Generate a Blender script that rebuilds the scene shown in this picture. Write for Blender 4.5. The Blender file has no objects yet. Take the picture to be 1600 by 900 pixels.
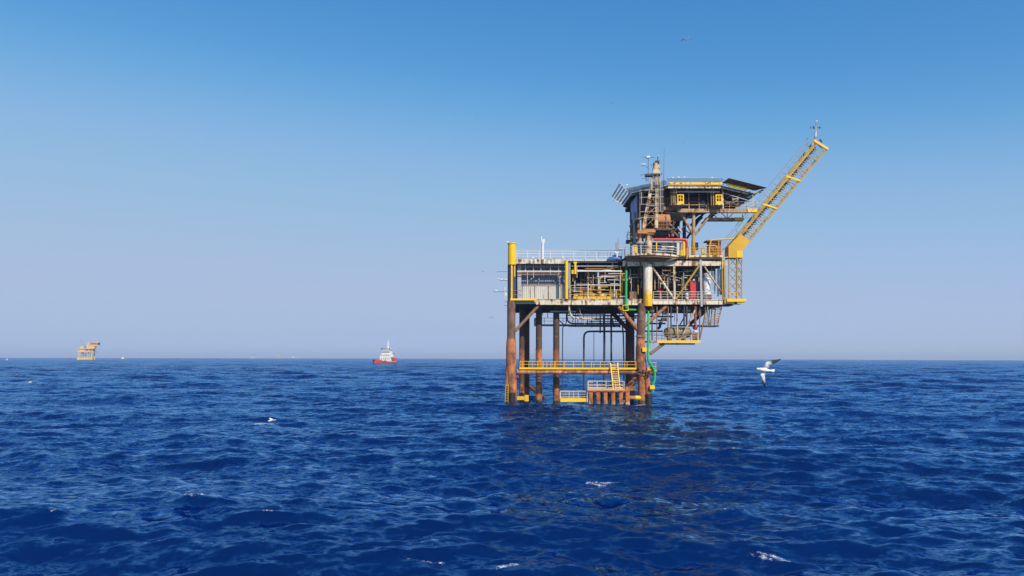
import bpy, math, random
import numpy as np
from mathutils import Vector, Matrix

random.seed(7)
R = math.radians
sc = bpy.context.scene
COL = sc.collection

# ------------------------------------------------------------------ camera
CAM_Z, FOC, PITCH, ROLL = 7.6, 1155.0, math.atan(109.0 / 1155.0), R(-0.14)
camd = bpy.data.cameras.new('camera')
cam = bpy.data.objects.new('camera', camd)
COL.objects.link(cam)
camd.sensor_width = 36.0
camd.lens = 36.0 * FOC / 1600.0
camd.clip_start, camd.clip_end = 0.3, 300000.0
cam.location = (0, 0, CAM_Z)
cam.rotation_euler = (Matrix.Rotation(math.pi / 2 + PITCH, 3, 'X') @ Matrix.Rotation(-ROLL, 3, 'Z')).to_euler()
sc.camera = cam
CP, SP = math.cos(PITCH), math.sin(PITCH)
EARTH = 6.371e6


def P(px, py, Y):
    """photograph pixel at a real distance Y in front of the camera -> metres"""
    u, v = (px - 800) / FOC, (450 - py) / FOC
    den = CP - v * SP
    return Vector((Y * u / den, Y, CAM_Z + Y * (SP + v * CP) / den))


# ------------------------------------------------------------------ mesh helpers
class MB:
    def __init__(s):
        s.v, s.f = [], []

    def add(s, vs, fs):
        o = len(s.v)
        s.v += [Vector(a) for a in vs]
        s.f += [tuple(i + o for i in f) for f in fs]
        return s

    def box(s, x0, x1, y0, y1, z0, z1):
        vs = [(x, y, z) for x in (x0, x1) for y in (y0, y1) for z in (z0, z1)]
        return s.add(vs, [(0, 1, 3, 2), (4, 6, 7, 5), (0, 4, 5, 1), (2, 3, 7, 6), (0, 2, 6, 4), (1, 5, 7, 3)])

    def pbox(s, x0, y0, x1, y1, Y, depth, mid=None):
        a, b = P(x0, y1, Y), P(x1, y0, Y)
        xm = P(x0, (y0 + y1) / 2, Y).x, P(x1, (y0 + y1) / 2, Y).x
        return s.box(xm[0], xm[1], Y, Y + depth, a.z, b.z)

    def beam(s, p0, p1, w, h=None, up=(0, 0, 1)):
        p0, p1 = Vector(p0), Vector(p1)
        h = h or w
        d = (p1 - p0).normalized()
        u = Vector(up)
        if abs(d.dot(u)) > 0.97:
            u = Vector((0, 1, 0))
        a = d.cross(u).normalized()
        b = a.cross(d).normalized()
        vs = [p + a * (i * w / 2) + b * (j * h / 2) for p in (p0, p1) for i, j in ((-1, -1), (1, -1), (1, 1), (-1, 1))]
        return s.add(vs, [(3, 2, 1, 0), (4, 5, 6, 7), (0, 1, 5, 4), (1, 2, 6, 5), (2, 3, 7, 6), (3, 0, 4, 7)])

    def tube(s, pts, r, n=8, cap=True):
        pts = [Vector(p) for p in pts]
        rs = r if isinstance(r, (list, tuple)) else [r] * len(pts)
        base = len(s.v)
        d0 = (pts[1] - pts[0]).normalized()
        ref = Vector((0, 0, 1)) if abs(d0.z) < 0.9 else Vector((0, 1, 0))
        a = d0.cross(ref).normalized()
        for i, p in enumerate(pts):
            if i == 0:
                d = d0
            elif i == len(pts) - 1:
                d = (pts[i] - pts[i - 1]).normalized()
            else:
                d = ((pts[i + 1] - pts[i]).normalized() + (pts[i] - pts[i - 1]).normalized()).normalized()
            a = (a - d * a.dot(d)).normalized()
            b = d.cross(a)
            for k in range(n):
                t = 2 * math.pi * k / n
                s.v.append(p + (a * math.cos(t) + b * math.sin(t)) * rs[i])
        for i in range(len(pts) - 1):
            for k in range(n):
                k2 = (k + 1) % n
                s.f.append((base + i * n + k, base + i * n + k2, base + (i + 1) * n + k2, base + (i + 1) * n + k))
        if cap:
            s.f.append(tuple(base + k for k in reversed(range(n))))
            s.f.append(tuple(base + (len(pts) - 1) * n + k for k in range(n)))
        return s

    def pipe(s, pts, r, n=8, bend=None):
        """tube whose corners are rounded elbows"""
        pts = [Vector(p) for p in pts]
        bend = bend or r * 3
        out = [pts[0]]
        for i in range(1, len(pts) - 1):
            a, b, c = pts[i - 1], pts[i], pts[i + 1]
            d1, d2 = (a - b), (c - b)
            l = min(bend, d1.length * 0.45, d2.length * 0.45)
            q0, q1 = b + d1.normalized() * l, b + d2.normalized() * l
            for t in (0, 0.25, 0.5, 0.75, 1):
                out.append(q0 * (1 - t) ** 2 + b * 2 * t * (1 - t) + q1 * t * t)
        out.append(pts[-1])
        return s.tube(out, r, n)

    def prism(s, poly, y0, y1):
        """polygon in X,Z extruded along Y"""
        n = len(poly)
        vs = [(x, y0, z) for x, z in poly] + [(x, y1, z) for x, z in poly]
        fs = [tuple(range(n)), tuple(reversed(range(n, 2 * n)))]
        fs += [(i, i + n, (i + 1) % n + n, (i + 1) % n) for i in range(n)]
        return s.add(vs, fs)

    def slab(s, poly, z0, z1):
        """polygon in X,Y extruded along Z"""
        n = len(poly)
        vs = [(x, y, z0) for x, y in poly] + [(x, y, z1) for x, y in poly]
        fs = [tuple(reversed(range(n))), tuple(range(n, 2 * n))]
        fs += [(i, (i + 1) % n, (i + 1) % n + n, i + n) for i in range(n)]
        return s.add(vs, fs)

    def lathe(s, c, prof, n=16, axis='Z'):
        """prof: (radius, height) pairs"""
        base = len(s.v)
        c = Vector(c)
        for r, h in prof:
            for k in range(n):
                t = 2 * math.pi * k / n
                a, b = r * math.cos(t), r * math.sin(t)
                s.v.append(c + (Vector((a, b, h)) if axis == 'Z' else Vector((h, a, b)) if axis == 'X' else Vector((a, h, b))))
        for i in range(len(prof) - 1):
            for k in range(n):
                k2 = (k + 1) % n
                s.f.append((base + i * n + k, base + i * n + k2, base + (i + 1) * n + k2, base + (i + 1) * n + k))
        s.f.append(tuple(base + k for k in reversed(range(n))))
        s.f.append(tuple(base + (len(prof) - 1) * n + k for k in range(n)))
        return s

    def rail(s, pts, h=1.1, gap=1.5, r=0.04, mids=1, toe=0.0):
        """handrail run: posts, top rail, middle rails"""
        pts = [Vector(p) for p in pts]
        Z = Vector((0, 0, 1))
        for a, b in zip(pts[:-1], pts[1:]):
            n = max(1, round((b - a).length / gap))
            for k in range(n + 1):
                p = a.lerp(b, k / n)
                s.tube([p - Z * 0.03, p + Z * h], r, 5)
            s.tube([a + Z * h, b + Z * h], r, 5)
            for m in range(mids):
                z = h * (m + 1) / (mids + 1)
                s.tube([a + Z * z, b + Z * z], r * 0.8, 5)
            if toe:
                s.beam(a + Z * toe / 2, b + Z * toe / 2, 0.04, toe)
        return s


def new_obj(name, mb, m, parent=None, label=None, cat=None, group=None, kind=None, smooth=True):
    me = bpy.data.meshes.new(name)
    vs = [Vector(v) for v in mb.v]
    lo = Vector([min(v[i] for v in vs) for i in range(3)])
    hi = Vector([max(v[i] for v in vs) for i in range(3)])
    o0 = Vector(((lo.x + hi.x) / 2, (lo.y + hi.y) / 2, lo.z))
    me.from_pydata([v - o0 for v in vs], [], mb.f)
    me.validate()
    import bmesh
    b = bmesh.new()
    b.from_mesh(me)
    bmesh.ops.recalc_face_normals(b, faces=b.faces)
    b.to_mesh(me)
    b.free()
    me.materials.append(m)
    if smooth:
        me.polygons.foreach_set('use_smooth', [True] * len(me.polygons))
        try:
            me.set_sharp_from_angle(angle=R(35))
        except Exception:
            pass
    o = bpy.data.objects.new(name, me)
    o.location = o0
    COL.objects.link(o)
    if parent is not None:
        set_parent(o, parent)
    tag(o, label, cat, group, kind)
    return o


WORLD_LOC = {}


def set_parent(o, parent):
    o.parent = parent
    loc, q = Vector((0, 0, 0)), parent
    while q is not None:
        loc += q.location if q.parent is None else Vector(q['_off'])
        q = q.parent
    off = o.location - loc
    o['_off'] = tuple(off)
    o.location = off


def tag(o, label=None, cat=None, group=None, kind=None):
    for k, v in (('label', label), ('category', cat), ('group', group), ('kind', kind)):
        if v:
            o[k] = v
    return o


def thing(name, label, cat, loc, group=None):
    o = bpy.data.objects.new(name, None)
    o.empty_display_size = 0.5
    o.location = loc
    COL.objects.link(o)
    return tag(o, label, cat, group)


# ------------------------------------------------------------------ materials
class NT:
    def __init__(s, name):
        s.m = bpy.data.materials.new(name)
        s.m.use_nodes = True
        s.t = s.m.node_tree
        s.t.nodes.clear()
        s.out = s.n('ShaderNodeOutputMaterial')

    def n(s, typ, **kw):
        nd = s.t.nodes.new(typ)
        for k, v in kw.items():
            setattr(nd, k, v)
        return nd

    def l(s, a, b):
        s.t.links.new(a, b)

    def val(s, sock, v):
        if hasattr(v, 'is_linked'):
            s.l(v, sock)
        else:
            sock.default_value = v

    def math(s, op, a, b=0.0, clamp=False):
        nd = s.n('ShaderNodeMath', operation=op, use_clamp=clamp)
        s.val(nd.inputs[0], a)
        s.val(nd.inputs[1], b)
        return nd.outputs[0]

    def vmath(s, op, a, b=(0, 0, 0), scale=None):
        nd = s.n('ShaderNodeVectorMath', operation=op)
        s.val(nd.inputs[0], a)
        if op != 'NORMALIZE':
            s.val(nd.inputs[1], b)
        if scale is not None:
            s.val(nd.inputs['Scale'], scale)
        return nd.outputs[0]

    def noise(s, vec, scale, detail=4, rough=0.6):
        nd = s.n('ShaderNodeTexNoise')
        s.l(vec, nd.inputs['Vector'])
        nd.inputs['Scale'].default_value = scale
        nd.inputs['Detail'].default_value = detail
        nd.inputs['Roughness'].default_value = rough
        return nd

    def ramp(s, fac, stops, interp='LINEAR'):
        nd = s.n('ShaderNodeValToRGB')
        nd.color_ramp.interpolation = interp
        el = nd.color_ramp.elements
        while len(el) < len(stops):
            el.new(0.5)
        for e, (p, c) in zip(el, stops):
            e.position = p
            e.color = (*c, 1) if len(c) == 3 else c
        s.l(fac, nd.inputs[0])
        return nd.outputs[0]

    def mix(s, fac, a, b, blend='MIX'):
        nd = s.n('ShaderNodeMix', data_type='RGBA', blend_type=blend)
        s.val(nd.inputs[0], fac)
        for sock, v in ((nd.inputs[6], a), (nd.inputs[7], b)):
            s.val(sock, (*v, 1) if isinstance(v, tuple) and len(v) == 3 else v)
        return nd.outputs[2]


def g(v):
    return (v, v, v)


def paint(name, col, rust=0.35, rough=0.5, metal=0.0, rustcol=(0.20, 0.075, 0.025), var=0.25, scale=1.0):
    """weathered paint on steel: rust patches, running streaks and patchy fading"""
    k = NT(name)
    pos = k.n('ShaderNodeNewGeometry').outputs['Position']
    patch = k.noise(pos, 0.9 * scale, 6, 0.65).outputs[0]
    mp = k.n('ShaderNodeMapping')
    k.l(pos, mp.inputs[0])
    mp.inputs['Scale'].default_value = (2.6 * scale, 2.6 * scale, 0.22 * scale)
    streak = k.noise(mp.outputs[0], 1.0, 4, 0.6).outputs[0]
    w = k.math('ADD', k.math('MULTIPLY', patch, 0.55), k.math('MULTIPLY', streak, 0.45))
    lo = 0.70 - 0.42 * rust
    fac = k.ramp(w, [(lo, g(0)), (lo + 0.09, g(1))])
    tone = k.ramp(k.noise(pos, 0.35 * scale, 5, 0.7).outputs[0], [(0.3, g(1 - var)), (0.7, g(1))])
    base = k.mix(1.0, tuple(col), tone, 'MULTIPLY')
    rtone = k.ramp(k.noise(pos, 3.0 * scale, 4, 0.7).outputs[0], [(0.3, tuple(c * 0.45 for c in rustcol)), (0.7, tuple(min(1, c * 1.5) for c in rustcol))])
    c = k.mix(fac, base, rtone)
    p = k.n('ShaderNodeBsdfPrincipled')
    k.l(c, p.inputs['Base Color'])
    k.l(k.ramp(fac, [(0, g(rough)), (1, g(0.85))]), p.inputs['Roughness'])
    p.inputs['Metallic'].default_value = metal
    bp = k.n('ShaderNodeBump')
    bp.inputs['Strength'].default_value = 0.35
    bp.inputs['Distance'].default_value = 0.03
    k.l(w, bp.inputs['Height'])
    k.l(bp.outputs[0], p.inputs['Normal'])
    k.l(p.outputs[0], k.out.inputs[0])
    return k.m


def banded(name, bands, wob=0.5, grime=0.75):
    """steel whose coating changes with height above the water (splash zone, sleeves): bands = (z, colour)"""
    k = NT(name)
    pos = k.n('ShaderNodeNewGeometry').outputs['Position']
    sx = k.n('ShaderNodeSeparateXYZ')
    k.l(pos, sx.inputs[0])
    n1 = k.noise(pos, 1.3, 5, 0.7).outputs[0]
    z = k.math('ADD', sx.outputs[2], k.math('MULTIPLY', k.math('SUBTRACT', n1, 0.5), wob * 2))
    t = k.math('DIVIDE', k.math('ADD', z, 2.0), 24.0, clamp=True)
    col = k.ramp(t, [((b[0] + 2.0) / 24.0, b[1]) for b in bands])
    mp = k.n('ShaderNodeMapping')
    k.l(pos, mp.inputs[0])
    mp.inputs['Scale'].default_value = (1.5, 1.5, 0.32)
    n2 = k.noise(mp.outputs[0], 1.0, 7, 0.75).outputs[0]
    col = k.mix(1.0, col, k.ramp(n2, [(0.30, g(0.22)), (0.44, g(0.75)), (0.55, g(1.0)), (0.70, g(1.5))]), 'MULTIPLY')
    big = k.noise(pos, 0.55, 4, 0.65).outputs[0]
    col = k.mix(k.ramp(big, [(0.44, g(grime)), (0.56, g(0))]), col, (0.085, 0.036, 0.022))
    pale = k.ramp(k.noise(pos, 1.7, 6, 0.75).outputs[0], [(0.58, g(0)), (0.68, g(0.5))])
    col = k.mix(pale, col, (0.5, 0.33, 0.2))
    p = k.n('ShaderNodeBsdfPrincipled')
    k.l(col, p.inputs['Base Color'])
    p.inputs['Roughness'].default_value = 0.75
    bp = k.n('ShaderNodeBump')
    bp.inputs['Strength'].default_value = 0.6
    bp.inputs['Distance'].default_value = 0.06
    k.l(n2, bp.inputs['Height'])
    k.l(bp.outputs[0], p.inputs['Normal'])
    k.l(p.outputs[0], k.out.inputs[0])
    return k.m


M = {}
M['cream'] = paint('cream_steel', (0.78, 0.66, 0.48), 0.52, 0.55)
M['beige'] = paint('beige_steel', (0.64, 0.48, 0.29), 0.50, 0.6)
M['white'] = paint('white_steel', (0.72, 0.71, 0.68), 0.16, 0.5, var=0.15)
M['railwhite'] = paint('pale_rail', (0.66, 0.61, 0.50), 0.30, 0.5)
M['yellow'] = paint('yellow_paint', (0.92, 0.53, 0.006), 0.06, 0.45, rustcol=(0.5, 0.2, 0.02), var=0.15)
M['yellowrust'] = paint('rusty_yellow_paint', (0.78, 0.44, 0.02), 0.30, 0.55, rustcol=(0.33, 0.15, 0.04))
M['boom'] = paint('boom_yellow', (0.47, 0.285, 0.03), 0.42, 0.55, rustcol=(0.30, 0.14, 0.05))
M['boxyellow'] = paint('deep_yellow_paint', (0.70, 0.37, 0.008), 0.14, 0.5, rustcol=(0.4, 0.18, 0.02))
M['rust'] = paint('rusty_steel', (0.40, 0.17, 0.06), 0.55, 0.8, rustcol=(0.24, 0.09, 0.04))
M['rustorange'] = paint('orange_rust', (0.55, 0.22, 0.07), 0.30, 0.75, rustcol=(0.30, 0.10, 0.04))
M['brown'] = paint('brown_steel', (0.26, 0.15, 0.085), 0.40, 0.7)
M['tan'] = paint('tan_steel', (0.46, 0.30, 0.15), 0.50, 0.65)
M['grey'] = paint('grey_steel', (0.30, 0.31, 0.32), 0.22, 0.5)
M['pipegrey'] = paint('galvanised_pipe', (0.42, 0.43, 0.44), 0.20, 0.4)
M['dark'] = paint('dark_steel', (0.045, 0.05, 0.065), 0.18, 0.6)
M['navy'] = paint('navy_cladding', (0.055, 0.065, 0.115), 0.12, 0.6)
M['deck'] = paint('deck_plate', (0.12, 0.115, 0.11), 0.30, 0.7)
M['bluewall'] = paint('blue_grey_cladding', (0.20, 0.235, 0.31), 0.16, 0.6)
M['bluepanel'] = paint('blue_panel', (0.18, 0.21, 0.42), 0.08, 0.5)
M['maroon'] = paint('maroon_cladding', (0.085, 0.028, 0.05), 0.10, 0.6)
M['red'] = paint('red_paint', (0.58, 0.035, 0.04), 0.08, 0.45, var=0.2)
M['darkred'] = paint('faded_red_paint', (0.34, 0.07, 0.05), 0.30, 0.6)
M['green'] = paint('green_paint', (0.02, 0.42, 0.085), 0.06, 0.4, var=0.15)
M['blue'] = paint('blue_tarpaulin', (0.03, 0.12, 0.42), 0.04, 0.5, var=0.4, scale=2)
M['pink'] = paint('pinkish_pipe', (0.50, 0.30, 0.25), 0.25, 0.5)
M['olive'] = paint('olive_vessel', (0.22, 0.175, 0.10), 0.35, 0.55)
M['rubber'] = paint('black_rubber', (0.015, 0.016, 0.02), 0.05, 0.6)
M['net'] = paint('weathered_netting', (0.50, 0.49, 0.45), 0.18, 0.7)
M['shipred'] = paint('ship_red', (0.60, 0.085, 0.06), 0.10, 0.45, scale=0.4)
M['shipwhite'] = paint('ship_white', (0.80, 0.79, 0.74), 0.05, 0.45, scale=0.4)
M['glass'] = paint('dark_window', (0.03, 0.035, 0.045), 0.0, 0.12)
M['farcream'] = paint('far_cream', (0.72, 0.52, 0.30), 0.30, 0.7, rustcol=(0.5, 0.2, 0.07), scale=0.4)
M['faryellow'] = paint('far_yellow', (0.78, 0.52, 0.16), 0.15, 0.7, rustcol=(0.5, 0.24, 0.06), scale=0.4)
M['fargrey'] = paint('far_grey', (0.34, 0.30, 0.30), 0.2, 0.7, scale=0.3)

DBR, ORG, WET = (0.105, 0.058, 0.042), (0.52, 0.175, 0.062), (0.06, 0.045, 0.025)
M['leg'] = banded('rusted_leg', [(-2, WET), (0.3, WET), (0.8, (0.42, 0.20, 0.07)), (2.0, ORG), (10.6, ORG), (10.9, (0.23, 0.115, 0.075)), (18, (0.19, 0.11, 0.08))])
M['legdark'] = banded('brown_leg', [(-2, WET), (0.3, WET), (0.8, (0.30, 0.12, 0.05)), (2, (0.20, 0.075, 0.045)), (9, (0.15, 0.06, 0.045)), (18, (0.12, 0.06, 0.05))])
M['pile'] = banded('banded_pile', [(-2, WET), (0.2, WET), (0.5, (0.42, 0.21, 0.08)), (0.9, ORG), (2.9, ORG), (3.1, DBR), (5.0, DBR), (5.2, ORG), (9.0, ORG), (9.2, DBR), (18, (0.08, 0.055, 0.05))], 0.25)
M['columnpaint'] = banded('column_paint', [(-2, (0.78, 0.42, 0.01)), (18.1, (0.80, 0.44, 0.012)), (19.2, (0.80, 0.62, 0.36)), (20.2, (0.82, 0.72, 0.56)), (22, (0.80, 0.70, 0.54))], 0.35, 0.12)
M['tubebeam'] = banded('orange_tubular', [(-2, WET), (0.2, (0.45, 0.2, 0.07)), (3, (0.60, 0.25, 0.10)), (8, (0.58, 0.25, 0.11))])
M['fender'] = banded('landing_post', [(-2, WET), (-0.2, (0.5, 0.42, 0.25)), (0.3, (0.55, 0.36, 0.16)), (0.6, (0.52, 0.16, 0.05)), (3, (0.58, 0.17, 0.05))], 0.3)


def corrugated(name, c1, c2, period, rust):
    k = NT(name)
    pos = k.n('ShaderNodeNewGeometry').outputs['Position']
    wv = k.n('ShaderNodeTexWave', wave_type='BANDS', bands_direction='X', wave_profile='SIN')
    k.l(pos, wv.inputs['Vector'])
    wv.inputs['Scale'].default_value = 0.314 / period
    ns = k.noise(pos, 0.8, 5, 0.7).outputs[0]
    col = k.mix(k.ramp(ns, [(0.35, g(0)), (0.7, g(1))]), c1, c2)
    mp = k.n('ShaderNodeMapping')
    k.l(pos, mp.inputs[0])
    mp.inputs['Scale'].default_value = (3, 3, 0.25)
    st = k.ramp(k.noise(mp.outputs[0], 1, 4).outputs[0], [(0.66 - 0.3 * rust, g(0)), (0.80 - 0.3 * rust, g(0.7))])
    col = k.mix(st, col, (0.22, 0.10, 0.05))
    p = k.n('ShaderNodeBsdfPrincipled')
    k.l(col, p.inputs['Base Color'])
    p.inputs['Roughness'].default_value = 0.6
    bp = k.n('ShaderNodeBump')
    bp.inputs['Strength'].default_value = 0.9
    bp.inputs['Distance'].default_value = 0.06
    k.l(wv.outputs[0], bp.inputs['Height'])
    k.l(bp.outputs[0], p.inputs['Normal'])
    k.l(p.outputs[0], k.out.inputs[0])
    return k.m


M['corr'] = corrugated('corrugated_cream', (0.58, 0.545, 0.47), (0.48, 0.445, 0.38), 0.35, 0.3)
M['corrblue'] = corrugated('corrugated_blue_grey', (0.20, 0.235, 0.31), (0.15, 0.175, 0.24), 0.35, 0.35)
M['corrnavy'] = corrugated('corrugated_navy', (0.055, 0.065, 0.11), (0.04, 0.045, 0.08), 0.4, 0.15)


def feather():
    k = NT('feathers')
    at = k.n('ShaderNodeAttribute', attribute_name='dark')
    c = k.mix(at.outputs['Fac'], (0.84, 0.83, 0.80), (0.025, 0.025, 0.03))
    p = k.n('ShaderNodeBsdfPrincipled')
    k.l(c, p.inputs['Base Color'])
    p.inputs['Roughness'].default_value = 0.8
    k.l(p.outputs[0], k.out.inputs[0])
    return k.m


M['feather'] = feather()

# ------------------------------------------------------------------ sky, sun, haze
SUN_EL, SUN_AZ = R(39), R(29)            # behind the camera, to its right
SUN_STR, SKY_STR = 4.8, 0.1
w = bpy.data.worlds.new('World')
sc.world = w
w.use_nodes = True
wt = w.node_tree
wt.nodes.clear()
wo = wt.nodes.new('ShaderNodeOutputWorld')
bg = wt.nodes.new('ShaderNodeBackground')
sky = wt.nodes.new('ShaderNodeTexSky')
sky.sky_type = 'NISHITA'
sky.sun_disc = False
sky.sun_elevation = SUN_EL
sky.altitude = 0
sky.air_density = 1.0
sky.dust_density = 0.5
sky.ozone_density = 8.0
# colour response of the hazy summer sky: (input, output) per channel
half = wt.nodes.new('ShaderNodeVectorMath')
half.operation = 'SCALE'
half.inputs['Scale'].default_value = 0.1
cv = wt.nodes.new('ShaderNodeRGBCurve')
for ci, pts in enumerate((((0, 0), (0.05, 0.045), (0.079, 0.072), (0.157, 0.285), (0.309, 0.40), (0.5, 0.40), (1, 0.55)),
                          ((0, 0), (0.08, 0.15), (0.161, 0.262), (0.304, 0.48), (0.507, 0.52), (0.62, 0.52), (1, 0.62)),
                          ((0, 0), (0.17, 0.40), (0.343, 0.60), (0.53, 0.745), (0.7, 0.735), (1, 0.76)))):
    cc = cv.mapping.curves[ci]
    for i, (x, y) in enumerate(pts):
        if i == 0:
            cc.points[0].location = (x, y)
        elif i == len(pts) - 1:
            cc.points[-1].location = (x, y)
        else:
            cc.points.new(x, y)
cv.mapping.update()
back = wt.nodes.new('ShaderNodeVectorMath')
back.operation = 'SCALE'
back.inputs['Scale'].default_value = 10.0
bg.inputs[1].default_value = SKY_STR
wt.links.new(sky.outputs[0], half.inputs[0])
wt.links.new(half.outputs[0], cv.inputs['Color'])
wt.links.new(cv.outputs[0], back.inputs[0])
wt.links.new(back.outputs[0], bg.inputs[0])
wt.links.new(bg.outputs[0], wo.inputs[0])
sdir = Vector((math.sin(SUN_AZ) * math.cos(SUN_EL), -math.cos(SUN_AZ) * math.cos(SUN_EL), math.sin(SUN_EL)))
# the sky's sun sits at (sin(rot), cos(rot)) measured clockwise from +Y
sky.sun_rotation = math.atan2(sdir.x, sdir.y) % (2 * math.pi)
sl = bpy.data.lights.new('sun', 'SUN')
sl.energy = SUN_STR
sl.angle = R(0.53)
sl.color = (1.0, 0.93, 0.82)
so = bpy.data.objects.new('sun', sl)
so.rotation_euler = sdir.to_track_quat('Z', 'Y').to_euler()
so.location = (60, -60, 90)
COL.objects.link(so)

HAZE_ON = True
if HAZE_ON:
    k = NT('haze_air')
    pv = k.n('ShaderNodeVolumePrincipled')
    pv.inputs['Color'].default_value = (0.68, 0.79, 1.0, 1)
    pv.inputs['Density'].default_value = 0.00011
    pv.inputs['Anisotropy'].default_value = 0.0
    k.l(pv.outputs[0], k.out.inputs['Volume'])
    hz = MB().box(-26000, 26000, -26000, 26000, -45, 75)
    new_obj('haze', hz, k.m, kind='stuff', label='pale haze over the open sea out to the horizon', smooth=False)

# ------------------------------------------------------------------ sea
rng = np.random.default_rng(11)


def build_sea():
    rmin, rmax, grow = 5.0, 22000.0, 0.0056
    nr = int(math.log(rmax / rmin) / grow)
    rad = rmin * np.exp(np.linspace(0, math.log(rmax / rmin), nr))
    dense = np.radians(np.linspace(-43, 43, 840))
    rest = np.radians(np.linspace(43, 317, 70)[1:-1])
    ang = np.concatenate([dense, rest])
    na = len(ang)
    A, Rr = np.meshgrid(ang, rad)
    X = (Rr * np.sin(A)).ravel()
    Y = (Rr * np.cos(A)).ravel()
    dr = (Rr * grow).ravel()
    wide = np.tile(np.concatenate([np.zeros(len(dense)), np.ones(len(rest))]), nr)
    spacing = np.where(wide > 0, np.maximum(dr, Rr.ravel() * 0.07), dr)
    H = np.zeros_like(X); DX = np.zeros_like(X); DY = np.zeros_like(X)
    JX = np.zeros_like(X)
    # wind sea: equal slope per band in the short tail, hump near 14 m; where the sheet's cells grow
    # too large for the short waves, the longer ones are steepened so that the slopes stay the same
    near_lam = np.exp(np.linspace(math.log(0.45), math.log(28), 170))
    far_lam = np.exp(np.linspace(math.log(32), math.log(260), 36))
    comps = []
    tot = 0.0
    for L in np.concatenate([near_lam, far_lam]):
        L *= math.exp(rng.normal(0, 0.015))
        spread = 0.7 if L < 5 else 0.5
        th = math.radians(-100) + rng.normal(0, spread)      # travels towards the camera
        amp = 0.0034 * L * (1 + 0.6 * math.exp(-((math.log(L / 2.0)) / 0.8) ** 2)) / (1 + (L / 12.0) ** 2.0) ** 0.8 if L < 30 else 0.0010 * L
        amp *= rng.uniform(0.6, 1.4)
        comps.append((L, th, amp, rng.uniform(0, 6.283)))
        if L < 30:
            tot += (amp * 2 * math.pi / L) ** 2
    for L, th, amp, p0 in ((27.0, math.radians(-104), 0.24, 1.0), (20.5, math.radians(-88), 0.16, 4.2), (34.0, math.radians(-70), 0.16, 2.2)):
        comps.append((L, th, amp, p0))
    far_on = np.clip((spacing - 3.0) / 8.0, 0, 1)
    got = np.zeros_like(X)
    fades = []
    for L, th, amp, p0 in comps:
        f = np.clip((L / spacing - 2.2) / 2.5, 0, 1)
        if L > 34.5:
            f = f * far_on
        fades.append(f)
        got += (amp * 2 * math.pi / L * f) ** 2
    boost = np.clip(np.sqrt(tot * 0.55 / np.maximum(got, 1e-9)), 1.0, 2.0)
    for (L, th, amp, p0), f in zip(comps, fades):
        k = 2 * math.pi / L
        idx = np.nonzero(f > 0)[0]
        if idx.size == 0:
            continue
        ph = k * (X[idx] * math.cos(th) + Y[idx] * math.sin(th)) + p0
        c, s_ = np.cos(ph), np.sin(ph)
        a = amp * f[idx] * boost[idx]
        H[idx] += a * c
        DX[idx] -= 0.45 * a * s_ * math.cos(th)
        DY[idx] -= 0.45 * a * s_ * math.sin(th)
        if L > 1.0:
            JX[idx] += a * k * c
    Z = H - (X ** 2 + Y ** 2) / (2 * EARTH)
    # breaking crests: a sharp steep crest whitens
    sd = JX[(Rr.ravel() < 120) & (wide == 0)].std()
    crest = np.clip((JX / sd - 2.35) / 0.9, 0, 1) * (Rr.ravel() < 1500)
    foam = crest * 0.92
    # breaking crests that the photograph shows: (x, y, length, width, strength)
    for px, py, ln, wd, st, tilt in ((1226, 886, 1.4, 0.55, 1.0, -0.35), (792, 893, 0.8, 0.45, 1.0, 0.5), (944, 749, 1.5, 0.55, 0.95, 0.1), (925, 754, 0.8, 0.4, 0.75, 0.1),
                                     (1150, 709, 1.6, 0.8, 0.8, -0.4), (1122, 719, 1.0, 0.6, 0.75, 0.3), (216, 711, 1.4, 0.6, 0.9, 0.2), (150, 740, 0.6, 0.35, 0.8, 0.2),
                                     (412, 664, 2.0, 1.0, 1.0, 0.5), (470, 658, 0.8, 0.5, 0.7, 0), (48, 599, 3.0, 2.0, 0.0, 0), (1352, 611, 2.0, 1.5, 0.7, 0), (660, 886, 1.3, 0.3, 0.8, -0.2),
                                     (196, 614, 3.0, 1.6, 0.7, 0), (466, 594, 3, 2, 0.6, 0), (707, 606, 2.5, 1.6, 0.65, 0), (803, 716, 1.0, 0.5, 0.7, 0), (794, 732, 0.7, 0.5, 0.7, 0.2),
                                     (640, 576, 7, 4, 0.6, 0), (300, 584, 6, 4, 0.6, 0), (1500, 590, 5, 3, 0.55, 0), (1100, 580, 6, 4, 0.55, 0)):
        if st <= 0:
            continue
        d = Vector(P(px, py, 1.0)) - Vector((0, 0, CAM_Z))
        t = CAM_Z / -d.z
        cx, cy = d.x * t, d.y * t
        # slide the patch up to the nearest local crest
        near = np.nonzero((np.abs(X - cx) < ln * 1.2) & (np.abs(Y - cy) < max(1.5, wd * 3)))[0]
        if near.size:
            j = near[np.argmax(H[near])]
            cy = 0.5 * cy + 0.5 * Y[j]
        ca, sa = math.cos(tilt), math.sin(tilt)
        u = ((X - cx) * ca + (Y - cy) * sa) / ln
        v = (-(X - cx) * sa + (Y - cy) * ca) / wd
        foam = np.maximum(foam, 0.98 * st * np.clip(1.25 - (u * u + v * v), 0, 1))
    # wash round the platform's legs and landing
    for px, wd in ((799, 1.5), (842, 1.0), (869, 1.0), (897, 2.2), (922, 1.6), (950, 2.6), (978, 2.0), (1003, 1.7), (816, 1.0)):
        cx = P(px, 628, 125).x
        d2 = ((X - cx) / wd) ** 2 + ((Y - 124.0) / 1.4) ** 2
        foam = np.maximum(foam, 1.25 * np.clip(1.2 - d2, 0, 1))
    co = np.stack([X + DX, Y + DY, Z], 1).astype(np.float32)
    i = np.arange(nr - 1)[:, None] * na
    j = np.arange(na)[None, :]
    j2 = (j + 1) % na
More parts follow.
